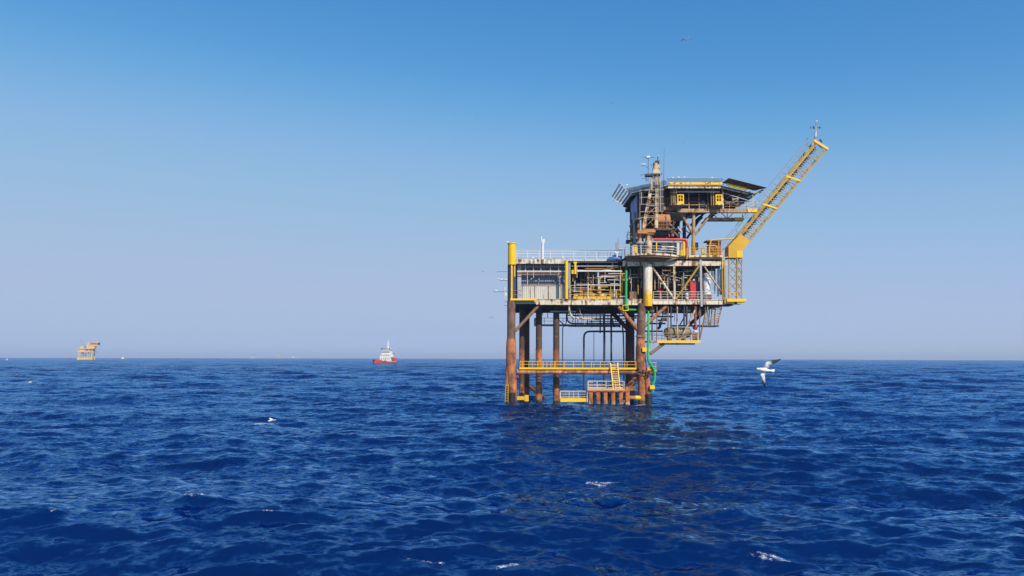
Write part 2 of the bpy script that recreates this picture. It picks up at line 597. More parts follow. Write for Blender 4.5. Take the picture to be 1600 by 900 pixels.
    q = np.stack([i + j, i + na + j, i + na + j2, i + j2], -1).reshape(-1, 4)[:, ::-1]
    # middle of the disc, under the viewer
    fan_c = len(co)
    co = np.concatenate([co, np.array([[0, 0, 0]], np.float32)])
    foam = np.concatenate([foam, [0]])
    tri = np.stack([np.full(na, fan_c), np.arange(na), (np.arange(na) + 1) % na], 1)[:, ::-1]
    me = bpy.data.meshes.new('sea')
    me.vertices.add(len(co))
    me.vertices.foreach_set('co', co.ravel())
    loops = np.concatenate([q.ravel(), tri.ravel()]).astype(np.int32)
    me.loops.add(len(loops))
    me.loops.foreach_set('vertex_index', loops)
    st = np.concatenate([np.arange(len(q)) * 4, len(q) * 4 + np.arange(len(tri)) * 3]).astype(np.int32)
    me.polygons.add(len(st))
    me.polygons.foreach_set('loop_start', st)
    me.polygons.foreach_set('use_smooth', np.ones(len(st), bool))
    me.update(calc_edges=True)
    fa = me.attributes.new('foam', 'FLOAT', 'POINT')
    fa.data.foreach_set('value', foam.astype(np.float32))
    return me


def sea_material():
    k = NT('sea_water')
    geo = k.n('ShaderNodeNewGeometry')
    pos, nor = geo.outputs['Position'], geo.outputs['Normal']
    acc = None
    # ripples of several sizes tilt the surface; crests run across the wind
    for size, wgt, st in ((0.22, 0.36, 1.6), (0.75, 0.36, 1.9), (2.4, 0.22, 2.2), (13.0, 0.16, 2.4), (60.0, 0.10, 2.2)):
        mp = k.n('ShaderNodeMapping')
        k.l(pos, mp.inputs[0])
        mp.inputs['Rotation'].default_value = (0, 0, R(8))
        mp.inputs['Scale'].default_value = (1 / (size * st), 1 / size, 0.0)
        nz = k.noise(mp.outputs[0], 1.0, 3, 0.5).outputs['Color']
        v = k.vmath('MULTIPLY', k.vmath('SUBTRACT', nz, (0.5, 0.5, 0.5)), (wgt * 1.1, wgt * 2.2, 0))
        acc = v if acc is None else k.vmath('ADD', acc, v)
    nrm = k.vmath('NORMALIZE', k.vmath('ADD', nor, acc))
    body = k.ramp(k.noise(pos, 0.03, 3, 0.5).outputs[0], [(0.35, (0.0006, 0.011, 0.066)), (0.65, (0.0007, 0.014, 0.082))])
    df = k.n('ShaderNodeBsdfDiffuse')
    k.l(body, df.inputs['Color'])
    gl = k.n('ShaderNodeBsdfGlossy')
    gl.inputs['Color'].default_value = (0.35, 0.67, 1.0, 1)     # reflection tint: colours the mirrored sky bluer than it is
    gl.inputs['Roughness'].default_value = 0.07
    k.l(nrm, gl.inputs['Normal'])
    fr = k.n('ShaderNodeFresnel')
    fr.inputs['IOR'].default_value = 1.38
    k.l(nrm, fr.inputs['Normal'])
    p = k.n('ShaderNodeMixShader')
    k.l(fr.outputs[0], p.inputs[0])
    k.l(df.outputs[0], p.inputs[1])
    k.l(gl.outputs[0], p.inputs[2])
    fo = k.n('ShaderNodeAttribute', attribute_name='foam')
    fn = k.noise(pos, 4.0, 8, 0.8).outputs[0]
    fac = k.math('ADD', k.math('MULTIPLY', fo.outputs['Fac'], 0.85), k.math('MULTIPLY', fn, 2.6))
    fac = k.ramp(k.math('SUBTRACT', fac, 1.95), [(0.10, g(0)), (0.42, g(0.9))])
    d = k.n('ShaderNodeBsdfDiffuse')
    d.inputs['Color'].default_value = (0.72, 0.76, 0.80, 1)
    mx = k.n('ShaderNodeMixShader')
    k.l(fac, mx.inputs[0])
    k.l(p.outputs[0], mx.inputs[1])
    k.l(d.outputs[0], mx.inputs[2])
    k.l(mx.outputs[0], k.out.inputs[0])
    return k.m


sea = bpy.data.objects.new('sea', build_sea())
sea.data.materials.append(sea_material())
COL.objects.link(sea)
tag(sea, 'deep blue choppy open sea with scattered small white crests', None, None, 'structure')

# ------------------------------------------------------------------ the gas platform
Y0 = 125.0
plat = thing('offshore_platform', 'large rusty offshore gas platform on brown legs with yellow handrails and a helideck', 'oil platform', (P(900, 628, Y0).x, Y0, 0))


def part(name, mb, mat, parent=None, label=None, **kw):
    return new_obj(name, mb, M[mat], parent or plat, label, **kw)


def tub(name, pts, r, mat, parent=None, n=8, bend=None, label=None):
    return part(name, MB().pipe(pts, r, n, bend), mat, parent, label)


def px(*q):
    """((x, y, depth), ...) -> points"""
    return [P(*a) for a in q]


# ---- legs
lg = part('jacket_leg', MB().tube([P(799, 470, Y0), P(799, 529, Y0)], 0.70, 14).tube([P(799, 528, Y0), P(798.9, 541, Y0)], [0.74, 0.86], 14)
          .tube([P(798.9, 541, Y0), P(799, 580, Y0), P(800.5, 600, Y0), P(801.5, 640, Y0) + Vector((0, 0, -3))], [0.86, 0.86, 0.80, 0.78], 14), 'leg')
part('pile_sleeve', MB().tube([P(793.5, 574, Y0 - .2), P(791.8, 640, Y0 - .2) + Vector((0, 0, -3))], 0.36, 10), 'leg', lg)
part('rubber_boot', MB().tube([P(800.2, 613.5, Y0 - .75), P(800, 640, Y0 - .75) + Vector((0, 0, -2))], 0.56, 12), 'rubber', lg, 'black rubber sleeve at the waterline')
part('leg_ladder', MB().beam(P(790.6, 600, Y0 - .9), P(789.5, 634, Y0 - .9), .07).beam(P(795, 600, Y0 - .95), P(794, 634, Y0 - .95), .07)
     .add(*(lambda m: (m.v, m.f))(sum_rungs := (lambda m: [m.beam(P(790.4, y, Y0 - .9), P(794.8, y, Y0 - .95), .05) for y in range(602, 630, 4)] and m)(MB()))), 'yellowrust', lg)
for name, X, y0, r, Y, mat in (('conductor_pile', 815.6, 480, 0.47, 131, 'pile'), ('conductor_pile', 842.2, 476, 0.545, 129, 'pile'), ('conductor_pile', 869.2, 476, 0.545, 128, 'pile')):
    a = P(X, y0, Y)
    b = Vector((a.x - .05, Y, -4))
    c = part(name, MB().tube([a, b], r, 14), mat)
    part('pile_collar', MB().tube([Vector((b.x, Y, 2.0)), Vector((b.x, Y, 2.3))], r * 1.12, 14).tube([Vector((b.x, Y, 9.0)), Vector((b.x, Y, 9.12))], r * 1.06, 14).tube([Vector((b.x, Y, 2.0)), Vector((b.x, Y, 9.1))], r * 0.98, 10), mat, c)
# front right leg and the tangle of clamps on it
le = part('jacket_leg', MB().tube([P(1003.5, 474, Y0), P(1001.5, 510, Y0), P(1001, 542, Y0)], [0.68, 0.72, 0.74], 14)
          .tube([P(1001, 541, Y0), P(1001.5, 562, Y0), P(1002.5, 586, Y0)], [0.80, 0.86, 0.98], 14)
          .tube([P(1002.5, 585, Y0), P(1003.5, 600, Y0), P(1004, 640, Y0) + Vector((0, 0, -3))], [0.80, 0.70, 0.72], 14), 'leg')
part('pile_sleeve', MB().tube([P(1010.5, 579, Y0 - .4), P(1013.5, 618, Y0 - .4)], 0.46, 12), 'leg', le)
part('rubber_boot', MB().tube([P(1013.6, 615.5, Y0 - .45), P(1015.5, 640, Y0 - .45) + Vector((0, 0, -2))], [0.60, 0.66], 12), 'rubber', le, 'black rubber sleeve at the waterline')
nb = MB()
for i in range(34):
    a = P(random.uniform(993, 1019), random.uniform(577, 592), Y0 - .9 + random.uniform(-.5, .5))
    nb.tube([a, a + Vector((random.uniform(-.9, .9), random.uniform(-.3, .3), random.uniform(-.5, .5)))], random.uniform(.07, .2), 6)
part('marine_growth', nb, 'legdark', le)
part('leg_clamp', MB().lathe(P(1001.2, 525, Y0), [(0.80, -.12), (0.86, -.1), (0.86, .1), (0.80, .12)], 14), 'tan', le)
part('clamp_bracket', MB().pbox(1004, 542.5, 1010, 549, Y0 - 1.1, .5).pbox(1009, 544, 1016, 547.5, Y0 - .9, .4), 'yellow', le)
# back legs
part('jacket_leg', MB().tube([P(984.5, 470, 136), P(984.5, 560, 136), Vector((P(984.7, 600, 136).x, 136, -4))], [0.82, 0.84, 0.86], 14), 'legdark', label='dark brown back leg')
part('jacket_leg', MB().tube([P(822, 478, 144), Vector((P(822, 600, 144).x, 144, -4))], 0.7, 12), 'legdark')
# ---- braces
for a, b, r, mat in (((805, 517.5, Y0 + .2), (842, 477, Y0 + .6), .27, 'brown'), ((998.5, 517, Y0), (966.5, 479, Y0 + .5), .36, 'rust'), ((1005, 511, Y0), (1041, 478, Y0 + .6), .30, 'rust'),
                     ((809, 589, 137), (858, 627, 138), .34, 'legdark'), ((955, 486, 134), (983, 516, 135.5), .40, 'legdark'), ((980, 606, Y0 + .3), (997, 588, Y0), .42, 'tubebeam'),
                     ((1016, 552.5, Y0 + .5), (1038, 536, Y0 + .8), .26, 'brown')):
    tub('jacket_brace', px(a, b), r, mat, n=12)
tub('jacket_brace', px((983, 621, Y0 - .3), (1004, 621, Y0 - .3)), .33, 'tubebeam', n=12, label='short orange horizontal tube near the waterline')
part('yellow_collar', MB().tube(px((993, 621, Y0 - .3), (1001.5, 621, Y0 - .3)), .37, 12), 'yellow')
part('waterline_fender', MB().pbox(805, 619.5, 821, 625, Y0 + 2, .9).pbox(820, 617.5, 826.5, 627, Y0 + 1.9, 1.1), 'yellowrust')
# ---- cross walkway on the big orange tube
wz = P(900, 577, Y0).z
x0, x1 = P(808, 577, Y0).x, P(998, 577, Y0).x
wk = part('walkway', MB().box(x0 + .4, x1 - .4, Y0 - .55, Y0 + .75, wz + .02, wz + .32), 'yellow', label='narrow yellow walkway above the water')
part('support_tube', MB().tube([Vector((x0, Y0, wz - .42)), Vector((x1 - .6, Y0, wz - .42))], .41, 14), 'tubebeam', wk)
part('handrail', MB().rail([Vector((x0 + .5, Y0 - .5, wz + .32)), Vector((x1 - .5, Y0 - .5, wz + .32))], 1.0, 1.55, .048, 1), 'yellow', wk)
part('handrail', MB().rail([Vector((x0 + .9, Y0 + .7, wz + .32)), Vector((x1 - .5, Y0 + .7, wz + .32))], 1.0, 1.75, .042, 1), 'yellowrust', wk)
for qx in (840, 849, 861):
    part('walkway_gate', MB().rail([P(qx, 574, Y0 - .42), P(qx + 5.5, 574, Y0 - .42)], 0.95, .5, .06, 1), 'yellow', wk)
x2, x3 = P(1008, 580, Y0).x, P(1028, 580, Y0).x
wk2 = part('side_landing', MB().box(x2, x3, Y0 + .6, Y0 + 2.0, wz - .3, wz - .08), 'yellowrust')
part('handrail', MB().rail([Vector((x2 + .6, Y0 + .65, wz - .08)), Vector((x3 - .06, Y0 + .65, wz - .08)), Vector((x3 - .06, Y0 + 1.9, wz - .08))], 1.25, 1.0, .045, 1), 'railwhite', wk2)
part('landing_bracket', MB().beam(P(1006, 585, Y0 + .3), P(1020, 578, Y0 + .6), .35).beam(P(1008, 589, Y0), P(1019, 583, Y0 + .5), .3), 'rust', wk2)
# ---- boat landing
bl = part('boat_landing', MB().pbox(919, 608.3, 978, 611, Y0 - 2.2, 2.1), 'rustorange', label='orange boat landing with a row of short posts')
for qx in (923.8, 935.6, 946.8, 958.8, 971):
    part('landing_post', MB().pbox(qx - 2.9, 610.8, qx + 2.9, 634, Y0 - 2.0, .55), 'fender', bl)
    part('landing_post', MB().pbox(qx + 2, 610.8, qx + 6, 634, Y0 + .6, .5), 'fender', bl)
part('landing_post', MB().pbox(978.3, 604.5, 984.3, 634, Y0 - 1.9, .6), 'fender', bl)
part('landing_beam', MB().tube(px((919, 619, Y0 + .2), (985, 619, Y0 + .2)), .2, 8), 'leg', bl)
part('landing_beam', MB().pbox(979, 603, 994, 609.5, Y0 - 1.2, .6), 'tubebeam', bl)
part('handrail', MB().rail(px((919, 608.3, Y0 - 2.1), (976, 608.3, Y0 - 2.1)), 1.35, 1.35, .052, 1, .12), 'railwhite', bl)
part('handrail', MB().rail(px((920, 606.5, Y0 - .3), (974, 606.5, Y0 - .3)), 1.2, 1.6, .05, 1, .2), 'yellow', bl)
lo = part('low_platform', MB().pbox(876, 622, 919, 627.5, Y0 - 1.7, 2.2), 'yellow', bl)
part('handrail', MB().rail(px((875.5, 623, Y0 - 1.6), (918, 623, Y0 - 1.6)), 1.15, 1.55, .052, 2), 'railwhite', bl)
part('handrail', MB().rail(px((876, 621, Y0 + .4), (917, 621, Y0 + .4)), 1.1, 2.1, .045, 1), 'railwhite', bl)
part('grab_post', MB().tube(px((918.2, 597, Y0 - 2), (918.2, 628, Y0 - 2)), .06, 6).tube(px((927, 597, Y0 - 2), (920, 597, Y0 - 2)), .05, 6), 'railwhite', bl)
st = MB()
A0, A1, B0, B1 = P(954, 567, Y0 - .7), P(958.2, 607.5, Y0 - 2), P(964.8, 567, Y0 - .7), P(969, 607.5, Y0 - 2)
st.beam(A0, A1, .13, .26).beam(B0, B1, .13, .26)
for i in range(1, 12):
    st.beam(A0.lerp(A1, i / 12), B0.lerp(B1, i / 12), .05, .12)
part('landing_stair', st, 'yellow', bl)
# ---- risers
for q, r in ((((885, 478, 132), (885, 506, 132), (879.3, 511, 132), (879, 616, 132)), .085),
             (((990, 517.5, 133), (912.6, 517.5, 133), (912.3, 640, 133)), .165),
             (((928.2, 518, 134), (928, 600, 134), (928, 640, 134)), .055),
             (((943.5, 480, 130), (944.5, 520, 130), (944, 640, 130)), .20),
             (((955, 480, 131), (955.4, 540, 131), (955.4, 640, 131)), .165),
             (((972, 505, 132), (974, 520, 132), (975, 560, 132), (975.6, 640, 132)), .13),
             (((872, 470, 130), (872, 500, 130), (885, 509.8, 130), (970, 509.8, 130)), .085),
             (((886, 470, 131), (886, 505.2, 131), (969, 505.2, 131)), .13),
             (((899, 478, 130), (899, 511, 130)), .06), (((918, 495, 130), (918, 508, 130)), .09),
             (((938, 476, 130), (938, 520, 130)), .13), (((956, 496, 131), (960, 511, 131)), .13)):
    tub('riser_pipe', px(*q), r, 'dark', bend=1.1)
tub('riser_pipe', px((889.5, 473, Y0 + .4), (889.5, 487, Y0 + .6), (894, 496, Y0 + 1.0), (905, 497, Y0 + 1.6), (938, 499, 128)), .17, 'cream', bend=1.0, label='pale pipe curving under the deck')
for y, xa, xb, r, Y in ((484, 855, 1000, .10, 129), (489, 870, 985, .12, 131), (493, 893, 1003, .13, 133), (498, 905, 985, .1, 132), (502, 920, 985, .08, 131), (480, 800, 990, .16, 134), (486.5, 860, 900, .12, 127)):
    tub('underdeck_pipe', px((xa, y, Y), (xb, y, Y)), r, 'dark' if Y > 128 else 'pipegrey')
for qx, ya, yb in ((848, 476, 492), (856, 476, 496), (896, 478, 500), (903, 478, 505), (912, 476, 500), (925, 476, 512), (932, 476, 500), (950, 478, 508), (962, 476, 502), (968, 480, 512)):
    tub('pipe_hanger', px((qx, ya, 129), (qx, yb, 129)), .06, 'dark')
tub('drain_hose', px((904, 478, Y0 + 1), (908, 492, Y0 + 1), (914, 507, Y0 + 1)), .05, 'tan')
tray = part('cable_gantry', MB().pbox(835, 506.5, 970, 509.3, 139, 1.2), 'grey')
part('handrail', MB().rail(px((836, 506, 139.1), (968, 506, 139.1)), 1.1, 1.8, .045, 1), 'grey', tray)
part('gantry_end', MB().pbox(834.8, 497, 840, 509.3, 138.9, 1.4), 'pipegrey', tray)
# ---- green pipe
tub('green_pipe', px((978.3, 422, Y0 - .5), (978.3, 481, Y0 - .5)), .215, 'green', n=12, label='bright green vertical pipe down the deck front')
part('pipe_guard', MB().rail(px((973.2, 484.5, Y0 - .8), (981.4, 484.5, Y0 - .8)), .85, .95, .075, 0).beam(P(973, 484.6, Y0 - .8), P(981.6, 484.6, Y0 - .8), .14), 'yellow')
tub('green_pipe', px((978.3, 480, Y0 - .2), (980, 483.5, Y0 + .5), (1013.2, 484, Y0 + .4), (1013.4, 520, Y0 - .5)), .17, 'green', n=10, label='green pipe run under the deck')
tub('green_pipe', px((1013.4, 515, Y0 - .5), (1012.4, 562, Y0 - 1), (1023.2, 577, Y0 - 1), (1023.4, 593, Y0 - 1), (1020.5, 600, Y0 - 1), (1020.5, 612, Y0 - 1)), .205, 'green', n=12, bend=.8, label='bright green pipe bending out round the leg')
part('pipe_clamp', MB().pbox(1016, 601.5, 1023.5, 607.5, Y0 - 1.35, .7), 'yellow')
part('pipe_clamp', MB().pbox(1012, 573, 1021, 580, Y0 - .8, .5), 'yellowrust')

# ---- lower deck
zt = P(900, 467.3, Y0).z
zb = P(900, 476, Y0).z
xl, xr = P(795, 470, Y0).x, P(1134, 470, Y0).x
ld = part('lower_deck', MB().box(xl, xr, Y0 + .35, Y0 + 20, zt - .3, zt), 'deck', label='lower working deck')
part('edge_girder', MB().box(P(838, 470, Y0).x, P(1001, 470, Y0).x, Y0, Y0 + .32, zb, zt - .06).box(P(838, 470, Y0).x, P(1001, 470, Y0).x, Y0 - .1, Y0 + .34, zt - .06, zt + .05), 'cream', ld)
part('edge_girder', MB().box(P(799, 470, Y0).x, P(838, 470, Y0).x, Y0 + .03, Y0 + .34, zb + .15, zt - .1), 'grey', ld)
part('edge_girder', MB().box(P(1001.2, 470, Y0).x, xr, Y0 + .02, Y0 + .34, zb + .12, zt - .08).box(P(1001.2, 470, Y0).x, xr, Y0 - .08, Y0 + .36, zt - .08, zt + .04), 'cream', ld)
for y in (3.5, 7, 10.5, 14, 17, 19.5):
    part('deck_beam', MB().box(xl, xr, Y0 + y, Y0 + y + .3, zt - 1.15, zt - .31), 'dark', ld)
for qx in range(805, 1130, 23):
    part('cross_beam', MB().box(P(qx, 470, Y0).x, P(qx, 470, Y0).x + .25, Y0 + .4, Y0 + 19.8, zt - .85, zt - .32), 'dark', ld)
fp = MB().tube(px((798.6, 468.4, Y0 - .35), (838, 468.4, Y0 - .35)), .21, 10).tube(px((798.6, 466, Y0 - .35), (798.6, 474.5, Y0 - .35)), .20, 8).tube(px((836, 468.4, Y0 - .35), (836, 472, Y0 - .35)), .18, 8)
part('corner_pipe', fp, 'yellow', ld, 'thick yellow pipe along the deck corner')
for i, (xa, xb) in enumerate(((800.5, 817), (892, 970), (1021, 1077), (1077, 1118))):
    part('handrail', MB().rail(px((xa, 467.3, Y0 - .02), (xb, 467.3, Y0 - .02)), (1.45, 2.35, 1.3, 1.3)[i], (.9, 1.85, 1.35, 1.35)[i], .05, (1, 2, 2, 2)[i]), ('tan', 'yellowrust', 'railwhite', 'railwhite')[i], ld)
tub('rail_top', px((901, 445, Y0 - .05), (969, 445, Y0 - .05)), .065, 'white', ld)
part('white_post', MB().tube(px((918.8, 442.5, Y0 - .12), (918.8, 466.5, Y0 - .12)), .085, 8), 'white', ld)

# ---- upper deck
zu = P(900, 405, Y0).z
zv = P(900, 411.8, Y0).z
ud = part('upper_deck', MB().box(P(796, 405, Y0).x, P(975, 405, Y0).x, Y0 + .35, Y0 + 19.5, zu - .3, zu).box(P(975, 405, Y0).x, P(1135, 405, Y0).x, Y0 + .4, Y0 + 19.5, zu - .5, zu - .1), 'deck', label='upper deck above the machinery')
part('edge_girder', MB().box(P(799, 408, Y0).x, P(884, 408, Y0).x, Y0, Y0 + .34, zv, zu + .02), 'cream', ud)
part('edge_girder', MB().box(P(888, 408, Y0).x, P(962, 408, Y0).x, Y0 + .3, Y0 + .5, zu - .22, zu + .03), 'railwhite', ud)
part('edge_girder', MB().prism([(P(973, 415.5, Y0).x, P(973, 415.5, Y0).z), (P(1136, 414, Y0).x, P(973, 414.3, Y0).z), (P(1136, 414, Y0).x, P(973, 407.5, Y0).z), (P(973, 415.5, Y0).x, P(973, 406.3, Y0).z)], Y0 - .05, Y0 + .35), 'cream', ud)
for y in (3.5, 7, 10.5, 14, 18):
    part('deck_beam', MB().box(P(799, 408, Y0).x, P(1134, 408, Y0).x, Y0 + y, Y0 + y + .25, zu - 1.1, zu - .52), 'dark', ud)
part('handrail', MB().rail(px((806, 404.6, Y0 + .1), (950, 404.6, Y0 + .1), (965, 404.6, Y0 + .3)), 1.32, 1.85, .06, 2), 'white', ud)
part('handrail', MB().rail(px((808, 401, Y0 + 18.5), (972, 401, Y0 + 18.5)), 1.25, 2.3, .045, 1), 'railwhite', ud)
for xa, xb, y in ((900, 965, 408.3), (893, 958, 415.5), (892, 965, 409.5)):
    tub('service_pipe', px((xa, y, Y0 + .6), (xb, y, Y0 + .6)), .05, 'white', ud)
# ---- curved mezzanine balcony at the column
zm = P(1000, 399.5, Y0).z
bpoly = [(P(q, 400, Y).x, Y) for q, Y in ((975.5, Y0 + 3), (977, Y0 - 1.2), (1001, Y0 - 2.6), (1022, Y0 - 2.8), (1040, Y0 - 2.2), (1060, Y0 - .3), (1128, Y0 - .3), (1128, Y0 + 12), (977, Y0 + 12))]
mz = part('mezzanine_deck', MB().slab(bpoly, zm - .28, zm), 'brown', label='balcony deck that curves out round the pale column')
part('balcony_fascia', MB().slab([(a[0], a[1] - .06) for a in bpoly[1:7]] + [(a[0], a[1] + .12) for a in reversed(bpoly[1:7])], zm - .2, zm + .1), 'cream', mz)
part('balcony_soffit', MB().slab([(a[0], a[1] + .16) for a in bpoly[1:7]] + [(bpoly[6][0], Y0 + 2), (bpoly[1][0], Y0 + 2)], zm - .5, zm - .285), 'brown', mz)
part('balcony_bracket', MB().prism([(P(977, 402, Y0).x, zm - .51), (P(1058, 402, Y0).x, zm - .51), (P(1040, 402, Y0).x, zm - 1.0), (P(982, 402, Y0).x, zm - 1.0)], Y0 - 1.0, Y0 + .3), 'brown', mz)
rl = [Vector((a[0], a[1] + .04, zm + .05)) for a in bpoly[:7]]
part('handrail', MB().rail(rl[:6], 1.3, 1.7, .045, 2), 'railwhite', mz)
part('handrail', MB().rail(rl[5:], 1.3, 1.5, .045, 2), 'yellowrust', mz)
# ---- columns, truss
part('deck_leg', MB().tube(px((799.7, 413.5, Y0 + .6), (799.7, 478, Y0 + .6)), .72, 14), 'navy', label='dark blue deck leg at the corner')
part('corner_cap', MB().tube(px((799.9, 381, Y0 + .2), (799.9, 413.8, Y0 + .2)), .70, 18).tube(px((799.9, 380, Y0 + .2), (799.9, 381.4, Y0 + .2)), .80, 18), 'yellow', label='bright yellow cylinder above the corner')
tub('corner_standpipe', px((799.3, 413, Y0 - .2), (799.3, 467, Y0 - .2)), .17, 'yellow')
for q, y0, y1, w_, mat, Y in ((811.5, 413, 462, .65, 'pipegrey', Y0 + 1.2), (889.6, 407, 467, .42, 'grey', Y0 + .6), (804.2, 414, 432, .2, 'yellowrust', Y0)):
    part('steel_post', MB().pbox(q - w_ * 4.6, y0, q + w_ * 4.6, y1, Y, .3), mat)
tub('yellow_standpipe', px((885, 406, Y0 - .15), (885, 467, Y0 - .15)), .26, 'yellow', n=12)
mc = part('main_column', MB().tube(px((1012, 413, Y0 - .2), (1012, 478, Y0 - .2)), .78, 20), 'columnpaint', label='thick pale column, yellow at its foot')
part('main_column', MB().tube(px((1013.3, 364, Y0 - .2), (1013, 403, Y0 - .2)), .62, 20), 'beige', label='pale stained column above the balcony')
for a, b, r, mat in (((1019.5, 417, Y0), (1053.5, 467, Y0), .18, 'cream'), ((1056, 467, Y0), (1093, 413.5, Y0), .17, 'boom'), ((1100.5, 416, Y0), (1126.5, 454, Y0), .15, 'beige')):
    tub('truss_diagonal', px(a, b), r, mat, n=10)
for q, y0, y1, w_, mat in ((1054, 414, 467, .34, 'beige'), (1095.6, 405, 478, .36, 'pipegrey'), (1133, 407, 470, .30, 'tan'), (1129, 414, 468, .16, 'boom')):
    part('truss_post', MB().pbox(q - w_ * 4.6, y0, q + w_ * 4.6, y1, Y0 - .1, .3), mat)
# ---- left bay: walls
part('wall_panel', MB().pbox(808, 411, 890, 447.5, Y0 + 2.75, .12), 'corrblue', label='blue grey corrugated wall')
part('wall_panel', MB().pbox(815.5, 446, 884, 467, Y0 + 2.3, .12), 'corr', label='cream corrugated wall')
part('panel_rail', MB().pbox(815, 444.6, 884, 446.2, Y0 + 2.2, .2), 'pink')
for q in (836, 857, 877):
    part('panel_seam', MB().pbox(q - .5, 446, q + .5, 467, Y0 + 2.2, .12), 'brown')
part('wall_panel', MB().pbox(796, 411, 809, 467, Y0 + 4, .12), 'navy')
for y, r, mat in ((424, .12, 'white'), (429.3, .07, 'tan'), (416.5, .05, 'pipegrey'), (426.5, .05, 'pink')):
    tub('service_pipe', px((808, y, Y0 + .9), (884, y, Y0 + .9)), r, mat)
for q, y0, y1 in ((820.7, 413, 425), (833.5, 409, 434), (845, 413, 424), (860, 413, 428), (873, 412, 430), (824, 425, 446)):
    tub('hanger_rod', px((q, y0, Y0 + .9), (q, y1, Y0 + .9)), .05, 'railwhite')
for a, b in (((824, 442, Y0 + 2.5), (836, 430, Y0 + 2.5)), ((866, 444, Y0 + 2.5), (877, 431, Y0 + 2.5)), ((841, 444, Y0 + 2.6), (843, 431, Y0 + 2.6))):
    part('wall_brace', MB().beam(P(*a), P(*b), .2), 'grey')
# ---- middle and right bays: dark back wall, pipework
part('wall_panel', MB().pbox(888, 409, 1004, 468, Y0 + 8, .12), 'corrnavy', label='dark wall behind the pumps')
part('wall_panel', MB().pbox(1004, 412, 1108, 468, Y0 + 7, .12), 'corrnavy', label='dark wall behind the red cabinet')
tub('pink_pipe', px((935.5, 458, Y0 + 1.2), (935.5, 431.6, Y0 + 1.2), (977, 431.8, Y0 + 1.4)), .26, 'pink', n=12, bend=1.0, label='large pinkish pipe bending over')
part('pipe_flange', MB().tube(px((935.5, 449, Y0 + 1.2), (935.5, 457, Y0 + 1.2)), .34, 12).tube(px((935.5, 456, Y0 + 1.2), (935.5, 458.5, Y0 + 1.2)), .5, 12), 'cream')
tub('service_pipe', px((893, 423.4, Y0 + .7), (972, 423.4, Y0 + .7)), .13, 'white')
tub('rust_pipe', px((914, 420.3, Y0 + 1.2), (957, 420, Y0 + 1.2), (957, 409, Y0 + 1.2)), .15, 'rustorange', label='rusty red pipe below the upper deck')
vp = part('valve_post', MB().tube(px((898.6, 410, Y0 + .3), (898.6, 428, Y0 + .3)), .2, 10).tube(px((896, 410.5, Y0 + .3), (901.3, 410.5, Y0 + .3)), .17, 8), 'yellow')
part('valve_box', MB().pbox(893, 421.5, 897, 427.5, Y0 + .3, .4), 'yellowrust', vp)
rr = random.Random(5)
mats = ['grey', 'pipegrey', 'tan', 'railwhite', 'dark', 'grey', 'brown', 'beige']
for i in range(30):
    y = rr.uniform(413, 464)
    xa = rr.uniform(890, 955)
    Y = Y0 + rr.uniform(2.0, 6.5)
    tub('process_pipe', px((xa, y, Y), (min(1003, xa + rr.uniform(12, 55)), y, Y)), rr.choice((.05, .06, .08, .13)), rr.choice(mats))
for i in range(30):
    q = rr.uniform(892, 1003)
    ya = rr.choice((412, 412, rr.uniform(415, 440)))
    Y = Y0 + rr.uniform(1.5, 6.5)
    tub('process_pipe', px((q, ya, Y), (q, rr.uniform(ya + 10, 467), Y)), rr.choice((.05, .05, .07, .1)), rr.choice(mats))
for i in range(16):
    y = rr.uniform(417, 460)
    xa = rr.uniform(1021, 1085)
    Y = Y0 + rr.uniform(1.5, 6)
    tub('process_pipe', px((xa, y, Y), (min(1134, xa + rr.uniform(12, 50)), y, Y)), rr.choice((.05, .06, .09)), rr.choice(mats))
for i in range(20):
    q = rr.uniform(1021, 1093) if i < 11 else rr.uniform(1108, 1136)
    ya = rr.choice((415, 415, rr.uniform(417, 440)))
    Y = Y0 + rr.uniform(1.2, 6)
    tub('process_pipe', px((q, ya, Y), (q, rr.uniform(ya + 14, 467), Y)), rr.choice((.05, .07, .11)), rr.choice(mats))
for pts in (((983, 436, Y0 + .8), (983, 428.5, Y0 + .8), (1003, 428.5, Y0 + .8)), ((985, 433, Y0 + .9), (1003, 433, Y0 + .9)), ((1035, 420, Y0 + 1), (1035, 428, Y0 + 1), (1066, 435, Y0 + 1), (1066, 447, Y0 + 1))):
    tub('process_pipe', px(*pts), .07, 'beige')
for q, y0, y1 in ((1122, 418, 462), (1126, 420, 460), (1117, 417, 458), (1130, 418, 464)):
    tub('instrument_column', px((q, y0, Y0 + 1), (q, y1, Y0 + 1)), rr.choice((.1, .16, .2)), rr.choice(('white', 'pipegrey', 'dark', 'white')))
part('pump_skid', MB().pbox(896, 462, 955, 466.8, Y0 + 1.0, 2.2), 'yellowrust')
for q, y0, q1, y1, mat in ((925, 457, 948, 462, 'cream'), (907, 455.5, 918, 463, 'yellow'), (897, 458, 905, 463, 'cream'), (952, 455, 962, 466, 'brown'), (962, 452, 968, 466, 'tan'), (984, 455, 996, 467, 'brown')):
    part('machinery_block', MB().pbox(q, y0, q1, y1, Y0 + 1.3, 1.2), mat)
# ---- left edge outriggers and lights
for y, xa, r in ((424.5, 776, .03), (438.5, 781, .035), (456, 771, .035), (471.8, 788, .03), (477.5, 787.5, .03)):
    tub('outrigger_bar', px((xa, y, Y0 + .3), (794, y, Y0 + .3)), r, 'dark')
part('light_box', MB().pbox(789.2, 456.8, 791.8, 462, Y0, .35), 'white')
part('light_box', MB().tube(px((788.7, 449, Y0 + .1), (788.7, 452.5, Y0 + .1)), .13, 8).tube(px((788.6, 452, Y0 + .1), (788.6, 468, Y0 + .1)), .035, 5), 'white')
